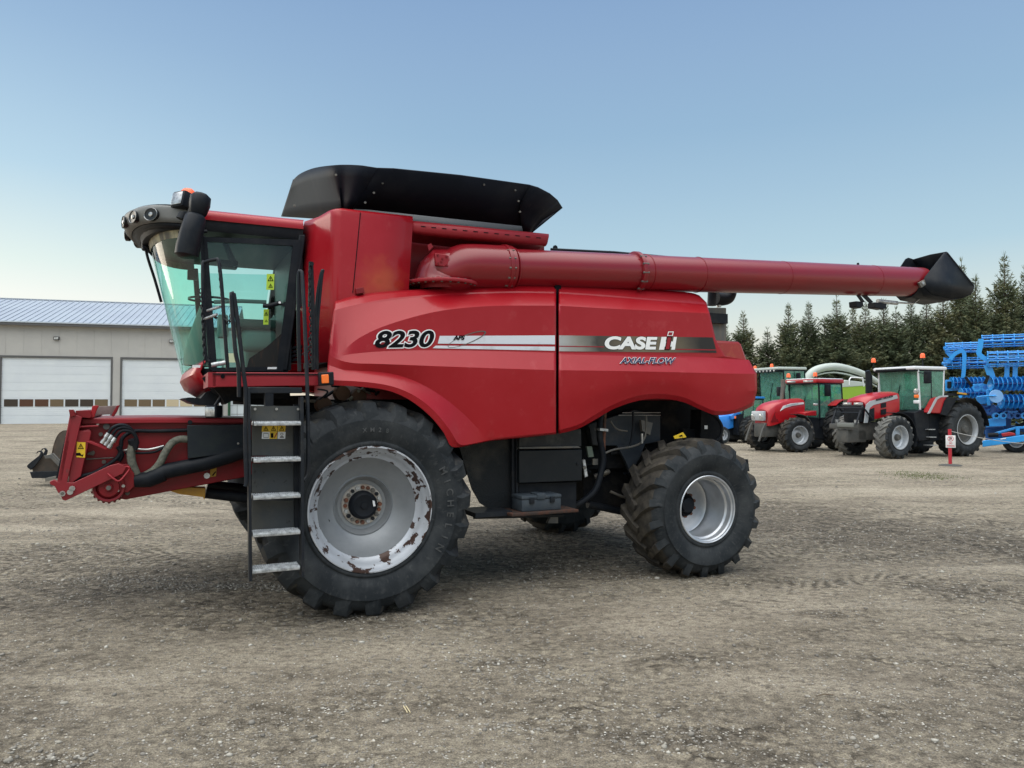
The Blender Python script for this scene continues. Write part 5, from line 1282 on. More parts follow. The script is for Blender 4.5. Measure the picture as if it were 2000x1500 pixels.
# ================================================================== SPRUCES
def spruce_meshes(seed, Ht, Rm):
    rn = random.Random(seed); fol = MB(); z = .25; V = []; F = []
    def spike(p, d, ln, w):
        up = Vector((rn.uniform(-1,1), rn.uniform(-1,1), rn.uniform(-.3,1))).normalized(); sd = d.cross(up)
        if sd.length < .05: return
        sd.normalize(); n = len(V); m_ = p+d*ln*.45
        V.extend([p, m_+sd*w, p+d*ln, m_-sd*w]); F.append((n, n+1, n+2, n+3))
    wood = MB(); wood.tube([(0,0,-.2),(.03,0,Ht*.3),(-.02,.02,Ht*.7),(0,0,Ht)], .1, 8, rr=[.14,.10,.05,.012])
    gapA = rn.uniform(0, 6.28)
    while z < Ht-.12:
        t = z/Ht; R = Rm*((1-t)**.60)*(1 if t < .8 else 1-.5*(t-.8)/.2)*(.85+.15*math.sin(z*3))+.06; nb = int(11-5*t) if t < .85 else 4
        a0 = rn.uniform(0, 6.28)
        for k in range(nb):
            a = a0+2*math.pi*k/nb+rn.uniform(-.35,.35); ln = R*rn.uniform(.5,1.15)
            if rn.random() < .05: ln *= 1.25
            el = .15+.9*t**2+rn.uniform(-.1,.1); dr = .35*(1-t)
            pts = []; p = Vector((0,0,z)); n = max(3, int(ln/.13))
            for i in range(n+1):
                u = i/n; e = el-dr*math.sin(u*2.6)+.25*u
                pts.append(p.copy()); p = p+Vector((math.cos(a)*math.cos(e), math.sin(a)*math.cos(e), math.sin(e)))*(ln/n)
            if ln > .25: wood.tube([pts[0], pts[len(pts)//2], pts[-1]], .01, 4, rr=[.022*(1-t)+.008,.012,.004])
            for i in range(1 if t > .75 else 1, n+1):
                u = i/n; dd = (pts[i]-pts[i-1]).normalized()
                tw = .34*(1-.55*u)*(1-.35*t)+.10
                if u > .22 or t > .8:
                    for s_ in (-1, 1):
                        for q in range(2 if t > .75 else 4):
                            sdv = dd.cross(Vector((0,0,1))).normalized()*s_
                            d2 = (dd*rn.uniform(.4,1.1)+sdv*rn.uniform(.5,1.1)+Vector((0,0,rn.uniform(-.75,.35)))).normalized()
                            spike(pts[i]+dd*rn.uniform(-.07,.07), d2, tw*rn.uniform(.6,1.2), .032 if t < .8 else .018)
            spike(pts[-1], (pts[-1]-pts[-2]).normalized(), .22, .02)
        z += rn.uniform(.10,.17)*(1.1-.1*t) if t < .82 else rn.uniform(.2,.34)
    for k in range(6): spike(Vector((0,0,Ht-.05)), Vector((rn.uniform(-.5,.5),rn.uniform(-.5,.5),1)).normalized(), .4, .015)
    me = bpy.data.meshes.new('crown'); me.from_pydata([tuple(v) for v in V], [], F); me.materials.append(needles)
    return wood.mesh('trunk', bark, 60), me
needles = bpy.data.materials.new('spruce_needles'); needles.use_nodes = True; nt = needles.node_tree; N = nt.nodes.new; L = nt.links.new; b_ = nt.nodes['Principled BSDF']
oi = N('ShaderNodeObjectInfo'); gi = N('ShaderNodeNewGeometry'); tcn = N('ShaderNodeTexCoord'); n1 = N('ShaderNodeTexNoise'); n1.inputs['Scale'].default_value = 1.4; n1.inputs['Detail'].default_value = 4; L(gi.outputs['Position'], n1.inputs['Vector'])
ad = N('ShaderNodeMath'); ad.operation = 'MULTIPLY_ADD'; L(gi.outputs['Random Per Island'], ad.inputs[0]); ad.inputs[1].default_value = .35; L(n1.outputs['Fac'], ad.inputs[2])
a2 = N('ShaderNodeMath'); a2.operation = 'MULTIPLY_ADD'; L(oi.outputs['Random'], a2.inputs[0]); a2.inputs[1].default_value = .22; L(ad.outputs[0], a2.inputs[2])
rp = N('ShaderNodeValToRGB'); e = rp.color_ramp.elements; e[0].position = .35; e[0].color = (.040,.054,.032,1); e[1].position = 1.0; e[1].color = (.16,.155,.075,1); q_ = e.new(.62); q_.color = (.070,.094,.048,1); q_ = e.new(.82); q_.color = (.105,.128,.064,1)
L(a2.outputs[0], rp.inputs[0]); L(rp.outputs[0], b_.inputs['Base Color']); b_.inputs['Roughness'].default_value = .75
bark = mat('spruce_bark', (.085,.065,.05), .9)
SPR = [spruce_meshes(i+1, 9, 2.0) for i in range(4)]
tops = [(1453,609,46),(1500,640,49),(1541,593,46.5),(1581,590,47.5),(1612,618,50),(1636,576,46),(1668,600,49),(1692,590,46.5),(1728,585,48),(1752,600,46),(1782,575,47),(1812,580,49),(1845,560,46.5),(1882,505,48),(1909,538,45.5),(1937,570,49),(1966,494,46),(2005,520,48),(2045,500,46),(2090,510,47),(1415,625,47.5),(1370,620,49),(2140,500,46),(1330,630,47)]
bytall = sorted(range(len(tops)), key=lambda i: tops[i][0])
for i, (px, py, D) in enumerate(tops):
    x = (px-1000)/FPX*D; Ht = CAMH+(790-py)*D/FPX; k = i % 4
    place = bytall.index(i)+1; nvis = None
    desc = ['slender','broad','ragged','bushy'][k]
    ords = ['first','second','third','fourth','fifth','sixth','seventh','eighth','ninth','tenth','eleventh','twelfth','thirteenth','fourteenth','fifteenth','sixteenth','seventeenth','eighteenth','nineteenth','twentieth','twenty-first','twenty-second','twenty-third','twenty-fourth']
    vis_ = [j for j in bytall if 1425 <= tops[j][0] <= 1999]
    if i in vis_: lb = '%s spruce, %s from the left in the row behind the tractors' % (desc, ords[vis_.index(i)])
    elif px < 1425: lb = 'spruce hidden behind the combine, %s from the left end of the row' % ords[bytall.index(i)]
    else: lb = 'spruce outside the right edge, %s from the right end of the row' % ords[len(tops)-1-bytall.index(i)]
    t = thing('spruce_tree', lb, 'tree', (x, D, 0), random.uniform(0, 6.28), 'spruces in a row along the yard')
    sc_ = Ht/9.15; wid = random.uniform(.95, 1.2) if Ht < 9.5 else 1.05
    for nm, me in zip(('trunk','crown'), SPR[k]):
        o = mesh_obj(nm, me, t); o.scale = (wid, wid, sc_)
# ================================================================== TRACTORS
tredm = mat('tractor_red', (.40,.006,.012), .32, 0, (.34,.008,.014), 3, .4, .7, coat=.4)
tsilver = mat('tractor_silver', (.42,.45,.48), .4, .3)
twhite = mat('tractor_white_roof', (.68,.70,.72), .4)
tgrey = mat('casting_grey', (.07,.072,.07), .6, 0, (.11,.105,.095), 5, .4, .7)
trubber = mat('tractor_rubber', (.028,.03,.031), .8, 0, (.06,.06,.058), 5, .45, .7)
def twheel(parent, me, x, y, R, W, rr, face, name, far=False, steer=0, disc=None):
    w = MB().lathe([(rr*.93,.16),(rr*.80,.20),(rr*.55,.16),(rr*.45,.14),(0,.14)], n=28).build(name, disc or tsilver, parent, 40)
    mesh_obj('tyre', me, w)
    MB().lathe([(rr-.01,.03),(rr+.02,.0),(rr+.022,-.015),(rr-.002,-.015),(rr-.01,.02),(rr*.93,.06),(rr*.93,.3)], n=36).build('rim', tsilver, w, 40)
    MB().lathe([(0,.02),(rr*.22,.03),(rr*.28,.08),(rr*.30,.14)], n=20).build('hub', tgrey, w, 40)
    w.location = (x, y, R-.015); w.rotation_euler = (0, 0, (math.pi if far else 0)+steer)
    return w
FTy = tyre_mesh(.76, .40, .50, 18, .05, .06, .34, .03, flat=.02); FTy.materials[1] = rubl
RTy = tyre_mesh(1.0, .53, .65, 20, .055, .065, .28, .035, flat=.02); RTy.materials[1] = rubl
FTd = tyre_mesh(.70, .35, .50, 17, .045, .06, .34, .04, flat=.02); FTd.materials[1] = rubd
bright = mat('lug_worn_grey', (.11,.11,.105), .75, 0, (.17,.165,.15), 7, .4, .7); FTy.materials[1] = bright
def beacon(p, parent, mast=.0):
    b = MB().lathe([(0,.19),(.05,.185),(.075,.15),(.085,.02),(0,.02)], p, 'Z', 16).build('beacon', orange, parent, 50)
    MB().tube([p+Vector((0,0,-mast-.05)), p+Vector((0,0,.03))], .02, 6).build('beacon_stem', black, b)
    return b
def plg(F, pts, Y, t, name, m, parent, bevel=None, label=None):
    return MB().prism([F.P(x, y, Y) for x, y in pts], (0, t, 0)).build(name, m, parent, 35, bevel=bevel, label=label)
def tbg(F, pts, r, name, m, parent, k=4):
    q = [F.P(*p) for p in pts]; return MB().tube(catmull(q, k) if k else q, r, 8).build(name, m, parent, 60)
# ---- big red tractor in front of the blue implement
T = Frame(13.57, 26.0, 22); yc = 1.2
bt = thing('tractor', 'big red tractor with white cab roof and silver hood stripe, beside the no parking sign', 'tractor', T.o, T.a)
twheel(bt, FTy, 0, 0, .76, .5, .40, 0, 'front_wheel', steer=rad(3)); twheel(bt, FTy, 0, 2*yc, .76, .5, .40, 0, 'front_wheel', True, steer=rad(3))
xr_ = T.P(1888,840,-.05).x
twheel(bt, RTy, xr_, -.08, 1.0, .65, .53, 0, 'rear_wheel', disc=tgrey); twheel(bt, RTy, xr_, 2*yc+.08, 1.0, .65, .53, 0, 'rear_wheel', True, disc=tgrey)
yh = .72; wh = .96
hd = MB()
def hoodsec(F, px, ptop, pbot, yh, wh, rnd=.10, crown=.05):
    a = F.P(px, ptop, yh); b = F.P(px, pbot, yh); x = a.x; zt, zb_ = a.z, F.P(px,pbot,yh).z
    L_ = [Vector((x, yh, zb_)), Vector((x, yh-.02, (zt+zb_)/2)), Vector((x, yh, zt-rnd)), Vector((x, yh+rnd*.5, zt-.02)), Vector((x, yh+wh*.3, zt+crown*.8)), Vector((x, yh+wh*.5, zt+crown))]
    R_ = [Vector((x, 2*yh+wh-v.y, v.z)) for v in reversed(L_[:-1])]
    return L_+R_
MB().rings([hoodsec(T,1689,797,812,yh+.12,wh-.24,.05,.02), hoodsec(T,1690,785,820,yh+.04,wh-.08), hoodsec(T,1696,778,820,yh,wh), hoodsec(T,1712,772,818,yh,wh), hoodsec(T,1735,768,812,yh,wh), hoodsec(T,1756,767,803,yh,wh)]).build('hood', tredm, bt, 40)
plg(T, [(1688,826),(1692,790),(1700,783),(1752,771),(1754,778),(1706,791),(1699,797),(1695,826)], yh-.03, .02, 'hood_stripe', tsilver, bt)
fm = (lambda u, v: T.P(1711+33*u, 783.5-8*u-4.5*v, yh-.05)); text_fit('hood_lettering', 'MASSEY FERGUSON', ink, bt, fm, 1, 1, .05)
plg(T, [(1698,800),(1708,796),(1708,822),(1697,824)], yh-.035, .02, 'side_grille', black, bt); plg(T, [(1721,788),(1731,786),(1731,795),(1721,797)], yh-.035, .02, 'side_grille', black, bt); plg(T, [(1721,800),(1731,798),(1731,808),(1721,810)], yh-.035, .02, 'side_grille', black, bt)
xf_ = T.P(1688,800,yh).x
zg0, zg1 = T.P(1690,825,yh).z, T.P(1690,790,yh).z
MB().box(xf_-.05, xf_+.1, yh+.08, yh+wh-.08, zg0, zg1-.02, bev=.02).build('front_grille', black, bt)
for s_ in (0, 1): MB().box(xf_-.08, xf_+.02, yh+.06+s_*.5, yh+.40+s_*.5, zg1-.03, zg1+.07, bev=.02).build('headlight', lens, bt)
# front linkage / loader bracket
zc = T.P(1670,835,.9).z
MB().box(xf_-.62, xf_-.35, yh-.05, yh+wh+.05, T.P(1670,838,.9).z, T.P(1670,828,.9).z, bev=.02).build('front_weight_frame', tsilver if 0 else tgrey, bt)
MB().box(xf_-.66, xf_-.6, yh-.1, yh+.6, T.P(1660,834,.9).z, T.P(1660,826,.9).z, bev=.01).build('number_panel', mat('bracket_grey', (.16,.17,.16), .6), bt)
MB().box(xf_-.55, xf_+.3, yh+.2, yh+wh-.2, .55, 1.0, bev=.03).build('front_support', tgrey, bt)
for y in (yh-.1, yh+wh+.05): MB().tube([(xf_-.5,y,T.P(1670,828,.9).z),(xf_-.25,y,zg1-.15),(xf_-.2,y,zg0+.9*(zg1-zg0)),(xf_+.3,y,zg0+.1)], .035, 6).build('guard_tube', blackm, bt)
for z in (T.P(1650,806,1).z, T.P(1650,797,1).z): MB().tube([(xf_-.3,yh-.15,z),(xf_-.3,yh+wh+.15,z)], .03, 6).build('guard_tube', blackm, bt)
for y in (yh+.05, yh+wh-.05): MB().box(xf_-.38,xf_-.26,y-.05,y+.05,T.P(1660,826,1).z,T.P(1660,822,1).z+.04).build('marker_lamp', lens, bt)
MB().box(xf_-.1, xr_+.3, yc-.28, yc+.28, .62, 1.25, bev=.04).build('chassis', tgrey, bt)
MB().tube([Vector((0,.3,.76)), Vector((0,2*yc-.3,.76))], .14, 10).build('front_axle', tgrey, bt); MB().tube([Vector((xr_,.3,1.0)), Vector((xr_,2*yc-.3,1.0))], .2, 10).build('rear_axle', tgrey, bt)
# mudguards
def guard(parent, c, r, y0, y1, a0, a1, m, name='mudguard'):
    MB().lathe([(r, y0),(r+.02,y0),(r+.02,y1),(r,y1),(r,y0)], c, 'Y', 20, a0=a0, a1=a1).build(name, m, parent, 40)
for y0 in (.02, 2*yc-.5): guard(bt, (0,0,.76), .84, y0, y0+.48, rad(-25), rad(100), black)
for y0 in (-.1, 2*yc-.65): guard(bt, (xr_,0,1.0), 1.13, y0, y0+.75, rad(5), rad(112), black, 'rear_fender_edge')
plg(T, [(1815,806),(1830,779),(1838,775),(1851,775),(1845,785),(1838,808)], .02, .3, 'rear_fender', tredm, bt, .03)
plg(T, [(1812,808),(1828,777),(1836,773),(1852,772),(1852,775),(1838,776),(1831,780),(1817,807)], -.01, .02, 'fender_trim', tsilver, bt)
plg(T, [(1838,809),(1846,783),(1852,775),(1870,778),(1862,790),(1850,812)], -.02, .3, 'fender_black', black, bt)
# cab
yn = .35; wc = 1.7
cz0 = T.P(1798,806,yn).z; 
def cabbox(F, parent, pxA, pxC, ytop, ybot, yn, wc, pill, roofm_, glass, roofh=.16, slopeA=0, slopeC=0, over=.15):
    A1, C1 = F.P(pxA, ytop, yn), F.P(pxC, ytop, yn); A0, C0 = F.P(pxA+slopeA, ybot, yn), F.P(pxC+slopeC, ybot, yn); C1.z = A1.z; C0.z = A0.z
    far = Vector((0, wc, 0)); r = .035
    for a, b in ((A0,A1),(C0,C1)):
        for o in (Vector((0,0,0)), far): MB().tube([a+o, b+o], r, 8).build('cab_pillar', pill, parent)
    def pane(q, nm): MB().add(q, [(0,1,2,3)]).build(nm, glass, parent, 0, solid=.008)
    pane([A0, C0, C1, A1], 'door_glass'); pane([A0+far, C0+far, C1+far, A1+far], 'door_glass'); pane([A0, A1, A1+far, A0+far], 'windscreen'); pane([C0, C1, C1+far, C0+far], 'rear_window')
    rm = MB().box(A1.x-over, C1.x+.12, yn-.06, yn+wc+.06, A1.z, A1.z+roofh, bev=.05).build('cab_roof', roofm_, parent, 40)
    MB().box(A1.x-over+.03, C1.x+.05, yn-.02, yn+wc+.02, A1.z-.05, A1.z+.01, bev=.01).build('roof_lining', black, parent)
    MB().box(A0.x+.05, C0.x, yn, yn+wc, A0.z-.35, A0.z+.01, bev=.03).build('cab_base', black, parent)
    for o in (Vector((0,0,0)), far):
        MB().tube([A0.lerp(C0,.5)+o, A1.lerp(C1,.5)+o], .022, 6).build('door_pillar', black, parent); MB().tube([A0+o+Vector((.04,0,.03)), C0+o+Vector((-.04,0,.03))], .03, 6).build('door_sill', black, parent)
    MB().tube([A0.lerp(A0+far,.62)+Vector((-.02,0,.02)), A0.lerp(A1,.62)+far*.45+Vector((-.03,0,0))], .014, 6).build('wiper', black, parent)
    MB().lathe([(.17,0),(.19,.012),(.19,-.012),(.17,0)], (A0.x+.38,yn+wc/2,A0.z+.48), 'Z', 20).build('steering_wheel', black, parent, 60)
    MB().box(A0.x+.55, A0.x+.62, yn+wc*.30, yn+wc*.70, A0.z+.1, A0.z+.25, bev=.03).build('armrest', black, parent)
    MB().box(A0.x+.65, A0.x+.8, yn+wc*.35, yn+wc*.65, A0.z, A0.z+.75, bev=.06).build('seat', seatm, parent, 50)
    MB().tube([(A0.x+.2,yn+wc/2,A0.z),(A0.x+.35,yn+wc/2,A0.z+.45)], .05, 8).build('steering_column', black, parent)
    return A0, A1, C0, C1, rm
A0,A1,C0,C1,rm = cabbox(T, bt, 1793, 1843, 722, 800, yn, wc, twhite, twhite, tglass, .13, 4, -2, .25)
MB().box(A1.x-.3, A1.x-.1, yn+.3, yn+wc-.1, A1.z-.02, A1.z+.06, bev=.02).build('roof_lamp_strip', black, bt)
beacon(T.P(1802,700,yn+.1), bt, .25); beacon(T.P(1706,709,yn+wc+.1), bt, .3)
MB().box(T.P(1798,1,yn-.25).x, T.P(1798,1,yn-.25).x+.12, yn-.35, yn-.12, T.P(1798,749,yn-.2).z, T.P(1798,725,yn-.2).z, bev=.03).build('mirror', black, bt)
MB().tube([A1+Vector((0,0,-.1)), A1+Vector((.05,-.25,-.15))], .02, 6).build('mirror_arm', black, bt)
p = T.P(1790,774,yn-.15); MB().cbox(p, (.08,.16,.12), None, .02).build('amber_lamp', amber, bt); MB().lathe([(0,-.05),(.09,-.04),(.1,.03),(0,.06)], p+Vector((0,0,.18)), 'X', 14).build('work_lamp', lens, bt); MB().cbox(p+Vector((0,0,-.2)), (.1,.2,.12), None, .02).build('work_lamp', white, bt)
# exhaust, steps, tank
pe = T.P(1697,745,yc+.5)
MB().tube([T.P(1697,768,yc+.42), T.P(1697,735,yc+.42), T.P(1694,724,yc+.42)], .11, 14, rr=[.12,.12,.08]).build('exhaust', black, bt)
MB().tube([T.P(1716,768,yn+wc), T.P(1716,735,yn+wc), T.P(1719,731,yn+wc)], .02, 6).build('grab_rail', white, bt)
plg(T, [(1786,805),(1800,800),(1815,805),(1815,860),(1795,862),(1790,850)], .25, .5, 'fuel_tank', black, bt, .03)
for y, xx in ((838,0),(853,2),(869,4)): plg(T, [(1814+xx,y),(1827+xx,y),(1827+xx,y+1.6),(1814+xx,y+1.6)], .1, .3, 'cab_step', galv, bt)
plg(T, [(1815,808),(1838,808),(1836,860),(1815,862)], .3, .5, 'side_cover', black, bt, .02)
plg(T, [(1845,768),(1893,768),(1893,772),(1845,773)], .3, .06, 'rear_console', black, bt); plg(T, [(1872,766),(1888,768),(1888,771),(1872,769)], .2, .06, 'yellow_handle', yellp, bt)
# ---- second red tractor
T2 = Frame(11.35, 29.3, 28); yc2 = 1.1
st_ = thing('tractor', 'smaller red tractor with silver grille and red cab roof, left of the big one', 'tractor', T2.o, T2.a)
twheel(st_, FTd, 0, 0, .70, .5, .35, 0, 'front_wheel', steer=rad(-14)); twheel(st_, FTd, 0, 2*yc2, .70, .5, .35, 0, 'front_wheel', True, steer=rad(-10))
twheel(st_, RTy, 2.75, -.05, 1.0, .65, .53, 0, 'rear_wheel'); twheel(st_, RTy, 2.75, 2*yc2+.05, 1.0, .65, .53, 0, 'rear_wheel', True)
yh2 = .68; wh2 = .84
MB().rings([hoodsec(T2,1497,815,828,yh2+.2,wh2-.4,.03,.02), hoodsec(T2,1499,802,832,yh2+.1,wh2-.2), hoodsec(T2,1505,795,832,yh2+.03,wh2-.06), hoodsec(T2,1516,788,829,yh2,wh2), hoodsec(T2,1535,783,822,yh2,wh2), hoodsec(T2,1571,780,808,yh2,wh2)]).build('hood', tredm, st_, 40)
x2 = T2.P(1497,815,yh2).x
MB().box(x2-.06, x2+.08, yh2+.1, yh2+wh2-.1, T2.P(1497,822,yh2).z, T2.P(1497,803,yh2).z, bev=.03).build('front_grille', tsilver, st_)
for y in (yh2+.12, yh2+wh2-.3): MB().box(x2-.08, x2+.0, y, y+.2, T2.P(1497,819,yh2).z, T2.P(1497,809,yh2).z, bev=.02).build('headlight', lens, st_)
plg(T2, [(1524,803),(1530,793),(1545,788),(1570,785.5),(1570,789),(1546,793),(1533,797)], yh2-.03, .02, 'hood_stripe', twhite, st_)
text_fit('hood_lettering', 'McCORMICK', tsilver, st_, (lambda u, v: T2.P(1535+25*u, 794-4.5*u-2.6*v, yh2-.04)), 1, 1, .04)
plg(T2, [(1506,824),(1514,804),(1521,824)], yh2-.01, .02, 'side_grille', redd, st_)
MB().box(x2, 3.1, yc2-.25, yc2+.25, .6, 1.15, bev=.04).build('chassis', tgrey, st_)
MB().tube([Vector((0,.3,.7)), Vector((0,2*yc2-.3,.7))], .12, 10).build('front_axle', tgrey, st_)
for y in (yc2-.35, yc2+.35): MB().tube([(x2-.35,y,.45),(x2-.15,y,.9),(x2,y,1.15)], .04, 6).build('front_linkage', tgrey, st_)
for y0 in (.0, 2*yc2-.45): guard(st_, (0,0,.70), .80, y0, y0+.45, rad(-20), rad(95), tgrey)
for y0 in (-.05, 2*yc2-.7): guard(st_, (2.75,0,1.0), 1.1, y0, y0+.75, rad(10), rad(130), tredm, 'rear_fender')
plg(T2, [(1572,806),(1595,802),(1595,812),(1572,812)], .3, .5, 'side_box', tredm, st_, .02)
A0,A1,C0,C1,rm = cabbox(T2, st_, 1599, 1643, 748, 818, .35, 1.5, black, tredm, tglass, .17, 2, 4, .2)
MB().box(A1.x-.18, C1.x+.1, .32, 1.88, A1.z+.15, A1.z+.20, bev=.03).build('roof_cap', twhite, st_)
MB().box(A1.x-.22, A1.x-.1, .45, .95, A1.z+.03, A1.z+.12, bev=.02).build('roof_lamp', lens, st_); MB().box(A1.x-.22, A1.x-.1, 1.35, 1.8, A1.z+.03, A1.z+.12, bev=.02).build('roof_lamp', lens, st_)
beacon(T2.P(1592,736,.4), st_, .1); beacon(T2.P(1540,738,1.85), st_, .5)
q = T2.P(1616,750,.15); MB().box(q.x-.05,q.x+.08,.05,.28,q.z-.5,q.z+.0,bev=.03).build('mirror', black, st_); q = T2.P(1523,760,2.0); MB().box(q.x-.05,q.x+.05,1.95,2.15,q.z-.3,q.z+.1,bev=.03).build('mirror', black, st_)
MB().tube([T2.P(1526,782,1.6), T2.P(1530,755,1.6), T2.P(1529,741,1.6)], .09, 12, rr=[.07,.10,.09]).build('exhaust', dsteel, st_)
p = T2.P(1593,790,.2); MB().cbox(p, (.08,.2,.1), None, .02).build('marker_lamp', lens, st_)
plg(T2, [(1575,815),(1620,815),(1612,860),(1585,856)], .4, .6, 'fuel_tank', black, st_, .03)
# ---- small blue tractor behind
bluet = mat('tractor_blue', (.02,.20,.62), .35, coat=.4)
T3 = Frame(10.3, 36.2, 25)
b3 = thing('tractor', 'small bright blue tractor with green cab glass, half hidden behind the combine', 'tractor', T3.o, T3.a)
FS3 = tyre_mesh(.42, .24, .28, 16, .02, .04, .3, .02); RS3 = tyre_mesh(.68, .36, .4, 18, .035, .05, .3, .02)
twheel(b3, FS3, 0, 0, .42, .28, .24, 0, 'front_wheel', disc=twhite); twheel(b3, FS3, 0, 1.5, .42, .28, .24, 0, 'front_wheel', True)
twheel(b3, RS3, 1.75, -.1, .68, .4, .36, 0, 'rear_wheel', disc=twhite); twheel(b3, RS3, 1.75, 1.6, .68, .4, .36, 0, 'rear_wheel', True)
MB().rings([hoodsec(T3,1385,829,845,.5,.5,.05,.02), hoodsec(T3,1388,819,847,.45,.6,.06,.02), hoodsec(T3,1400,813,844,.42,.66,.06,.02), hoodsec(T3,1432,809,835,.42,.66,.06,.02)]).build('hood', bluet, b3, 40)
plg(T3, [(1394,826),(1409,822),(1411,829),(1394,834)], .41, .02, 'side_grille', black, b3)
plg(T3, [(1428,812),(1436,805),(1447,806),(1447,812),(1430,820)], .25, 1.0, 'dash_cowl', bluet, b3, .02)
MB().box(-.3, 2.1, .55, .95, .35, .85, bev=.03).build('chassis', black, b3)
A0,A1,C0,C1,rm = cabbox(T3, b3, 1452, 1490, 779, 846, .1, 1.3, black, bluet, tglass, .12, -2, 0, .1)
plg(T3, [(1442,810),(1452,808),(1452,850),(1442,850)], .1, .5, 'side_cover', black, b3)
p = T3.P(1436,815,.1); MB().cbox(p, (.05,.06,.12)).build('amber_lamp', amber, b3)
# ---- forage harvester
green = mat('harvester_green', (.25,.42,.03), .4); pale = mat('harvester_pale', (.45,.50,.46), .45)
T4 = Frame(13.2, 36.5, 18)
fo = thing('forage_harvester', 'green and white forage harvester with arched discharge spout behind the red tractors', 'forage harvester', T4.o, T4.a)
A0,A1,C0,C1,rm = cabbox(T4, fo, 1530, 1571, 722, 790, .3, 1.9, black, pale, tglass, .14, 3, 4, .35)
MB().box(A1.x-.38, C1.x+.15, .3, 2.2, A1.z-.10, A1.z+.0, bev=.03).build('lamp_rail', black, fo)
for i in range(6): MB().cbox(Vector((A1.x-.4, .5+i*.28, A1.z-.05)), (.04,.09,.09), None, .01).build('work_lamp', lens, fo)
beacon(A1+Vector((.0,.9,.15)), fo, 0); beacon(A1+Vector((-.2,2.0,.1)), fo, 0)
q = T4.P(1560,730,.1); MB().box(q.x-.05,q.x+.05,.0,.25,q.z-.7,q.z+.05,bev=.03).build('mirror', black, fo)
MB().box(A0.x-.4, A0.x+1.6, .2, 2.3, A0.z-.35, A0.z+.0, bev=.04).build('cab_platform', green, fo)
MB().box(A0.x-.2, A0.x+.6, .3, 2.2, .5, A0.z-.35, bev=.04).build('front_body', tgrey, fo)
q0 = T4.P(1640,790,.2); q1 = T4.P(1720,790,.2)
MB().prism([T4.P(*v) for v in ((1585,830,.3),(1640,755,.3),(1655,750,.3),(1693,752,.3),(1694,830,.3))], (0,2.0,0)).build('engine_cover', green, fo, 30, bevel=.05)
MB().prism([T4.P(*v) for v in ((1640,757,.28),(1650,742,.28),(1685,746,.28),(1696,753,.28))], (0,2.04,0)).build('top_cover', pale, fo, 30, bevel=.03)
arch = catmull([T4.P(*v) for v in ((1572,748,1.0),(1585,728,1.0),(1605,719,1.0),(1632,716,1.0),(1660,721,1.0),(1690,732,1.0),(1712,745,1.0))], 5)
MB().tube(arch, .17, 8, rr=[.22-.07*i/len(arch) for i in range(len(arch))]).build('discharge_spout', pale, fo, 50)
MB().tube([v+Vector((0,0,-.32+.1*abs(i/len(arch)-.5))) for i, v in enumerate(arch[2:])], .04, 6).build('spout_cylinder', pale, fo)
tbg(T4, [(1658,752,.3),(1659,741,.3),(1662,737,.3),(1685,738,.3),(1687,755,.3)], .035, 'rail', white, fo, 0)
tbg(T4, [(1493,742,2.3),(1490,750,2.3),(1500,775,2.3),(1505,790,2.3)], .03, 'rail', white, fo, 3)
twheel(fo, RTy, A0.x+.3, 0, 1.0, .65, .53, 0, 'front_wheel'); twheel(fo, RTy, A0.x+.3, 2.5, 1.0, .65, .53, 0, 'front_wheel', True); twheel(fo, FTy, A0.x+3.6, .2, .76, .5, .40, 0, 'rear_wheel'); twheel(fo, FTy, A0.x+3.6, 2.3, .76, .5, .40, 0, 'rear_wheel', True)

# ================================================================== BLUE DISC HARROW
K = Frame((1925-1000)/FPX*29.5, 29.5, -30)
kb = mat('implement_blue', (.018,.32,.78), .38, 0, (.016,.26,.68), 3, .4, .7, coat=.3); kl = mat('implement_blue_light', (.20,.42,.75), .35); kd = mat('implement_blue_dark', (.012,.09,.30), .5)
kh = thing('disc_harrow', 'tall bright blue folded disc harrow with cage rollers and notched discs', 'harrow', K.o, K.a)
def star(c, r, parent, n=14, name='roller_plate', m=kb):
    pts = []
    for k in range(n*2):
        a = math.pi*k/n; rr = r if k % 2 == 0 else r*.84
        pts.append(c+Vector((0, rr*math.cos(a), rr*math.sin(a))))
    b = MB().prism(pts, (.03,0,0)); b.lathe([(0,-.08),(r*.28,-.06),(r*.3,0)], c, 'X', 12); return b.build(name, m, parent, 30)
def roller(px, py, pxe, Y, r, nbar=10, plates=4):
    c = K.P(px, py, Y); Lr = K.P(pxe, py, Y).x-c.x
    ro = MB().tube([c, c+Vector((Lr,0,0))], .05, 8).build('cage_roller', kb, kh)
    for k in range(nbar):
        a = 2*math.pi*k/nbar; o = Vector((0, r*.86*math.cos(a), r*.86*math.sin(a))); b = MB()
        b.tube([c+o, c+o+Vector((Lr,0,0))], .02, 5).build('roller_bar', kb, ro)
    for k in range(plates+1): star(c+Vector((Lr*k/plates,0,0)), r, ro)
    return c, Lr
c1_, L1_ = roller(1928, 702, 2090, 0, .34, 11, 8)
c2_, L2_ = roller(1917, 667, 2090, .3, .27, 10, 8)
c3_, L3_ = roller(1846, 680, 1912, 1.6, .24, 9, 4)
c4_, L4_ = roller(1843, 710, 1925, 1.7, .26, 10, 5)
roller(1870, 655+20, 2090, 1.2, .20, 9, 7) if 0 else None
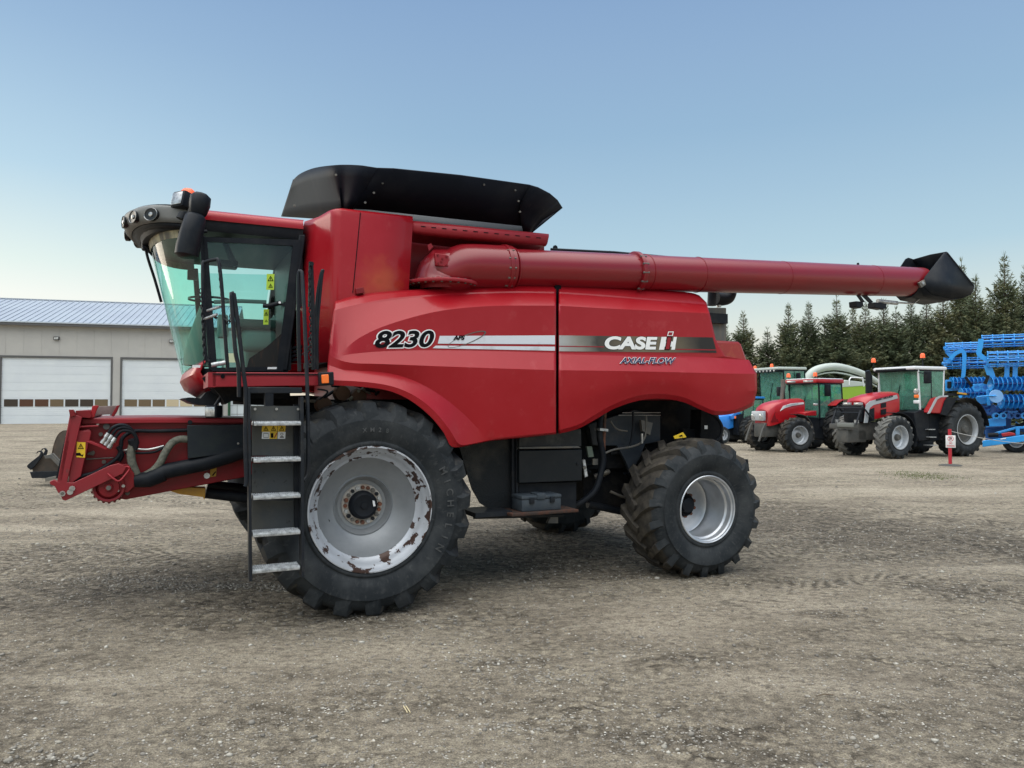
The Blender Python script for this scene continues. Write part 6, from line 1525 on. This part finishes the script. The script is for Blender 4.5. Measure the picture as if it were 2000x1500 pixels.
def arm(pts, w_, Y, name='arm', m=kb, t=.08):
    q = catmull([K.P(x, y, Y) for x, y in pts], 4); top, bot = [], []
    for i, p in enumerate(q):
        d_ = (q[min(i+1,len(q)-1)]-q[max(i-1,0)]).normalized(); n_ = Vector((-d_.z, 0, d_.x))*w_/2; top.append(p+n_); bot.append(p-n_)
    b = MB(); n = len(q); off = Vector((0,t,0)); rs = [[top[i], bot[i], bot[i]+off, top[i]+off] for i in range(n)]; b.rings(rs); return b.build(name, m, kh, 40)
arm([(1846,676),(1853,690),(1860,698),(1852,706),(1843,712)], .17, 1.5); arm([(1916,662),(1915,675),(1912,690),(1920,698),(1929,703)], .18, -.1)
arm([(1856,702),(1864,692),(1876,686),(1883,690),(1883,715),(1881,738)], .15, 1.3, 'swan_neck_arm'); arm([(1928,712),(1934,728),(1938,742)], .26, 0, 'arm')
for x in (1967, 1983): arm([(x,712),(x,722),(x-1,740)], .16, .1, 'arm')
arm([(1885,736),(1890,742),(1898,755)], .10, 1.2, 'hydraulic_cylinder', black, .1); arm([(1930,733),(1927,742),(1924,750)], .12, -.1, 'hydraulic_cylinder', black, .1)
def disc(c, r, tilt, parent, m=kb, n=12, notch=True):
    R_ = Matrix.Rotation(tilt, 3, 'Z'); rings = []
    for q, dx in ((.02,.0),(.5,.03),(.8,.07),(1.0,.11)):
        ring = []
        for k in range(n*2):
            a = math.pi*k/n; rr = r*q*(1 if (k % 2 == 0 or not notch or q < .9) else .86)
            ring.append(c+R_ @ Vector((-dx*r/.3, rr*math.cos(a), rr*math.sin(a))))
        rings.append(ring)
    return MB().rings(rings, False).build('disc', m, parent, 40, solid=.01)
def gang(px, py, pxe, Y, n, r, name='disc_gang', m=kb, tilt=.35):
    c = K.P(px, py, Y); Lr = K.P(pxe, py, Y).x-c.x
    g_ = MB().tube([c, c+Vector((Lr,0,0))], .05, 8).build(name, kd, kh)
    for k in range(n): disc(c+Vector((Lr*k/(n-1),0,0)), r, tilt, g_, m)
    MB().box(c.x, c.x+Lr, Y+.1, Y+.25, c.z+r*.2, c.z+r*.2+.16).build('gang_beam', kb, g_)
    return g_
gang(1940, 750, 2080, 0, 16, .30); gang(1960, 784, 2085, .1, 14, .31, m=kd if 0 else kb); gang(1862, 748, 1925, 1.5, 9, .26); gang(1880, 768, 1935, 1.2, 8, .24); gang(1945, 803, 2080, .8, 12, .28, m=kd)
cdisc = K.P(1946,774,-.25); fd_ = MB().lathe([(0,0),(.25,.0),(.26,.012),(.25,.025),(0,.03)], (0,0,0), 'Y', 28)
o = fd_.build('marker_disc', kl, kh, 40, loc=cdisc, rot=(0,0,rad(20)))
tbg(K, [(1908,775,-.3),(1930,773,-.35),(1946,773,-.33)], .03, 'disc_arm', kb, kh, 0)
kb_ = lambda pts, Y, t, nm, m=kb: plg(K, pts, Y, t, nm, m, kh, .02)
kb_([(1846,742),(1886,740),(1886,762),(1846,764)], 1.6, .2, 'frame_plate'); kb_([(1850,745),(1858,745),(1858,758),(1850,758)], 1.5, .1, 'bracket', black)
kb_([(1861,736),(1863,736),(1866,760),(1862,760)], 1.45, .08, 'bracket'); kb_([(1900,750),(1940,748),(1935,765),(1905,764)], .4, .2, 'frame_plate')
for x in (1908,1925): 
    MB().rings([circ(K.P(x,757,.3), .16, 16), circ(K.P(x,757,.3), .09, 16)], False).build('pivot_ring', kb, kh, 0, solid=.03)
kb_([(1926,760),(1934,760),(1935,792),(1928,792)], .1, .15, 'mast'); kb_([(1905,776),(1940,774),(1945,786),(1912,790)], .9, .3, 'frame_plate')
kb_([(1915,790),(2060,800),(2060,812),(1915,812)], 1.3, .3, 'lower_frame', kd); kb_([(1924,820),(1950,815),(1965,818),(1965,832),(1926,834)], .5, .5, 'hitch_box', kb)
kb_([(1960,795),(2080,798),(2080,806),(1960,802)], .6, .15, 'lower_frame', kd)
random.seed(9)
for i in range(26):
    x = random.uniform(1908,2010); y = random.uniform(793,835); Yq = random.uniform(.4,1.6)
    arm([(x,y),(x+random.uniform(5,14),y+random.uniform(-6,6)),(x+random.uniform(10,26),y+random.uniform(-8,8))], random.uniform(.05,.12), Yq, random.choice(['spring_tine','disc_leg','frame_tube']), random.choice([kb,kd,kd,black]), .06)
for i in range(9):
    x = 1945+i*14; c = K.P(x, 812, .3); MB().rings([circ(c,.13,14), circ(c+Vector((.02,0,0)),.07,14)], False).build('spring_coil', random.choice([kb,kd]), kh, 0, solid=.04)
kb_([(1919,861),(2080,838),(2080,852),(1919,873)], -.2, .2, 'drawbar', kb); kb_([(1930,848),(1985,833),(2080,829),(2080,834),(1986,838),(1932,853)], .3, .1, 'brace', kb)
kb_([(1984,833),(1992,833),(1992,850),(1984,852)], .2, .1, 'brace', kb)
kb_([(1956,847),(1972,844),(1982,846),(1984,850),(1958,853)], -.1, .3, 'red_jack', tredm)
tbg(K, [(1930,850,-.1),(1945,849,-.1),(1950,849,-.1)], .09, 'hydraulic_accumulator', black, kh, 0)
plg(K, [(1954,856.5),(1965,855),(1965,857),(1954,858.5)], -.21, .01, 'name_label', white, kh)
hw = tyre_mesh(.45, .22, .4, 18, .01, .04, .2, .02); 
twheel(kh, hw, K.P(1985,862,.3).x, .35, .45, .4, .22, 0, 'transport_wheel')
twheel(kh, hw, K.P(2040,862,.3).x+1, .35, .45, .4, .22, 0, 'transport_wheel')
kb_([(1960,800),(1975,800),(1975,850),(1960,850)], 1.2, .3, 'mast', kd); kb_([(1918,835),(2080,825),(2080,840),(1918,848)], 1.6, .2, 'lower_frame', kd)
kb_([(1925,840),(1960,834),(1960,862),(1925,866)], .9, .3, 'lower_frame', kd)
d = ray(1976, 882); t = -CAMH/d.z
wc_ = MB().box(-.35,.35,-.12,.12,0,.07,bev=.01).build('wood_block', mat('weathered_wood', (.24,.22,.19), .85, 0, (.16,.14,.12), 8, .4, .7)); wc_.location = (d.x*t, d.y*t, gz(d.x*t, d.y*t)); tag(wc_, 'weathered grey wooden block on the gravel under the blue implement', 'block')

# ================================================================== SIGN, ROPE
d = ray(1856, 909); t = -CAMH/d.z; sx, sy = d.x*t, d.y*t
sg = thing('no_parking_sign', 'white no parking sign on a red post with a round base', 'sign', (sx, sy, 0), rad(-12))
z_ = lambda py: CAMH+(790-py)*sy/FPX
MB().tube([(0,0,0),(0,0,z_(838))], .05, 14).build('post', mat('post_red', (.42,.015,.03), .45), sg)
MB().lathe([(0,.05),(.12,.045),(.30,.02),(.33,0),(0,0)], (0,0,0), 'Z', 28).build('base', mat('base_grey', (.08,.08,.075), .8), sg)
MB().box(-.14,.14,-.066,-.056, z_(874), z_(850), bev=.003).build('sign_board', mat('sign_white', (.72,.70,.70), .5), sg)
sr = mat('sign_red', (.50,.03,.04), .5)
zc_ = z_(856.5)
MB().rings([circ((0,-.0675,zc_), .085, 28), circ((0,-.0675,zc_), .070, 28)], False).build('prohibition_ring', sr, sg, 0)
text_fit('letter', 'P', ink, sg, lambda u, v: Vector((-.032+.07*u, -.068, zc_-.052+.10*v)), 1, 1, .03)
MB().add([(-.058,-.069,zc_+.048),(-.048,-.069,zc_+.058),(.058,-.069,zc_-.048),(.048,-.069,zc_-.058)], [(0,1,2,3)]).build('slash', sr, sg, 0)
text_fit('lettering', 'NO', sr, sg, lambda u, v: Vector((-.045+.09*u, -.068, z_(867)+.06*v)), 1, 1, .02)
text_fit('lettering', 'PARKING', sr, sg, lambda u, v: Vector((-.11+.22*u, -.068, z_(872)+.05*v)), 1, 1, .02)
r0_ = Vector((sx+.03, sy, z_(842))); pts = []
e1 = Vector((r0_.x+5.2, r0_.y-1.0, .95))
for i in range(25):
    u = i/24; p = r0_.lerp(e1, u); p.z -= .62*4*u*(1-u)*.55; pts.append(p)
tag(MB().tube(pts, .012, 6).build('rope', mat('rope_grey', (.35,.35,.34), .8), smooth=60), 'thin pale rope sagging from the red sign post to the right', 'rope')
sg2 = thing('barrier_post', 'second red rope post outside the right edge of the view', 'post', (e1.x, e1.y, 0), 0)
MB().tube([(0,0,0),(0,0,1.1)], .05, 14).build('pole', MATS['post_red'], sg2); MB().lathe([(0,.05),(.30,.02),(.33,0),(0,0)], (0,0,0), 'Z', 28).build('base', MATS['base_grey'], sg2)

# ================================================================== COUPLER ON THE GROUND (behind the feeder house)
Q = Frame((90-1000)/FPX*17.5, 17.5, 12)
qc = thing('loader_coupler', 'black steel quick coupler frame with two hooks lying behind the feeder house', 'attachment', Q.o, Q.a)
qb = lambda pts, Y, t, nm, m=blackm: plg(Q, pts, Y, t, nm, m, qc, .006)
for Y in (0, .45):
    o_ = 0 if Y == 0 else 9; v_ = 0 if Y == 0 else -5
    qb([(52+o_,910+v_),(58+o_,904+v_),(76+o_,890+v_),(79+o_,884+v_),(75+o_,882+v_),(70+o_,886+v_),(73+o_,881+v_),(79+o_,880+v_),(83+o_,885+v_),(81+o_,893+v_),(68+o_,910+v_),(60+o_,918+v_),(54+o_,914+v_)], Y, .06, 'hook_plate')
qb([(62,912),(85,890),(100,888),(120,905),(118,932),(66,932)], .1, .05, 'back_plate', mat('rusty_plate', (.07,.06,.05), .8, 0, (.11,.08,.06), 5, .4, .7))
qb([(86,890),(100,887),(122,910),(120,917),(98,895),(88,896)], -.05, .05, 'brace', dsteel); qb([(98,886),(104,885),(125,908),(124,914)], -.03, .05, 'brace', dsteel)
qb([(58,922),(120,920),(120,934),(62,934)], -.02, .5, 'base_beam', blackm); qb([(88,934),(118,928),(120,933),(88,941)], -.25, .2, 'timber', mat('timber_grey', (.15,.14,.12), .9))
bk_ = Frame((118-1000)/FPX*17.0, 18.3, 10)
bkt = thing('loader_bucket', 'rusty worn steel bucket lying behind the front frame of the feeder house', 'bucket', bk_.o, bk_.a)
prb = [bk_.P(x, y, 0) for x, y in ((102,893),(106,870),(114,850),(122,842),(132,840))]
pr2 = [bk_.P(x, y, 0) for x, y in ((150,925),(120,925),(102,893))]
prof_ = [bk_.P(x, y, 0) for x, y in ((150,922),(118,918),(103,893),(106,870),(114,850),(124,842))]
MB().grid([[p, p+Vector((0,1.1,0))] for p in catmull(prof_, 4)]).build('shell', MATS['rusty_plate'], bkt, 50, solid=.02)
MB().add(prof_+[bk_.P(150,842,0)] , [tuple(range(7))]).build('side_plate', MATS['rusty_plate'], bkt, 0, solid=.02)
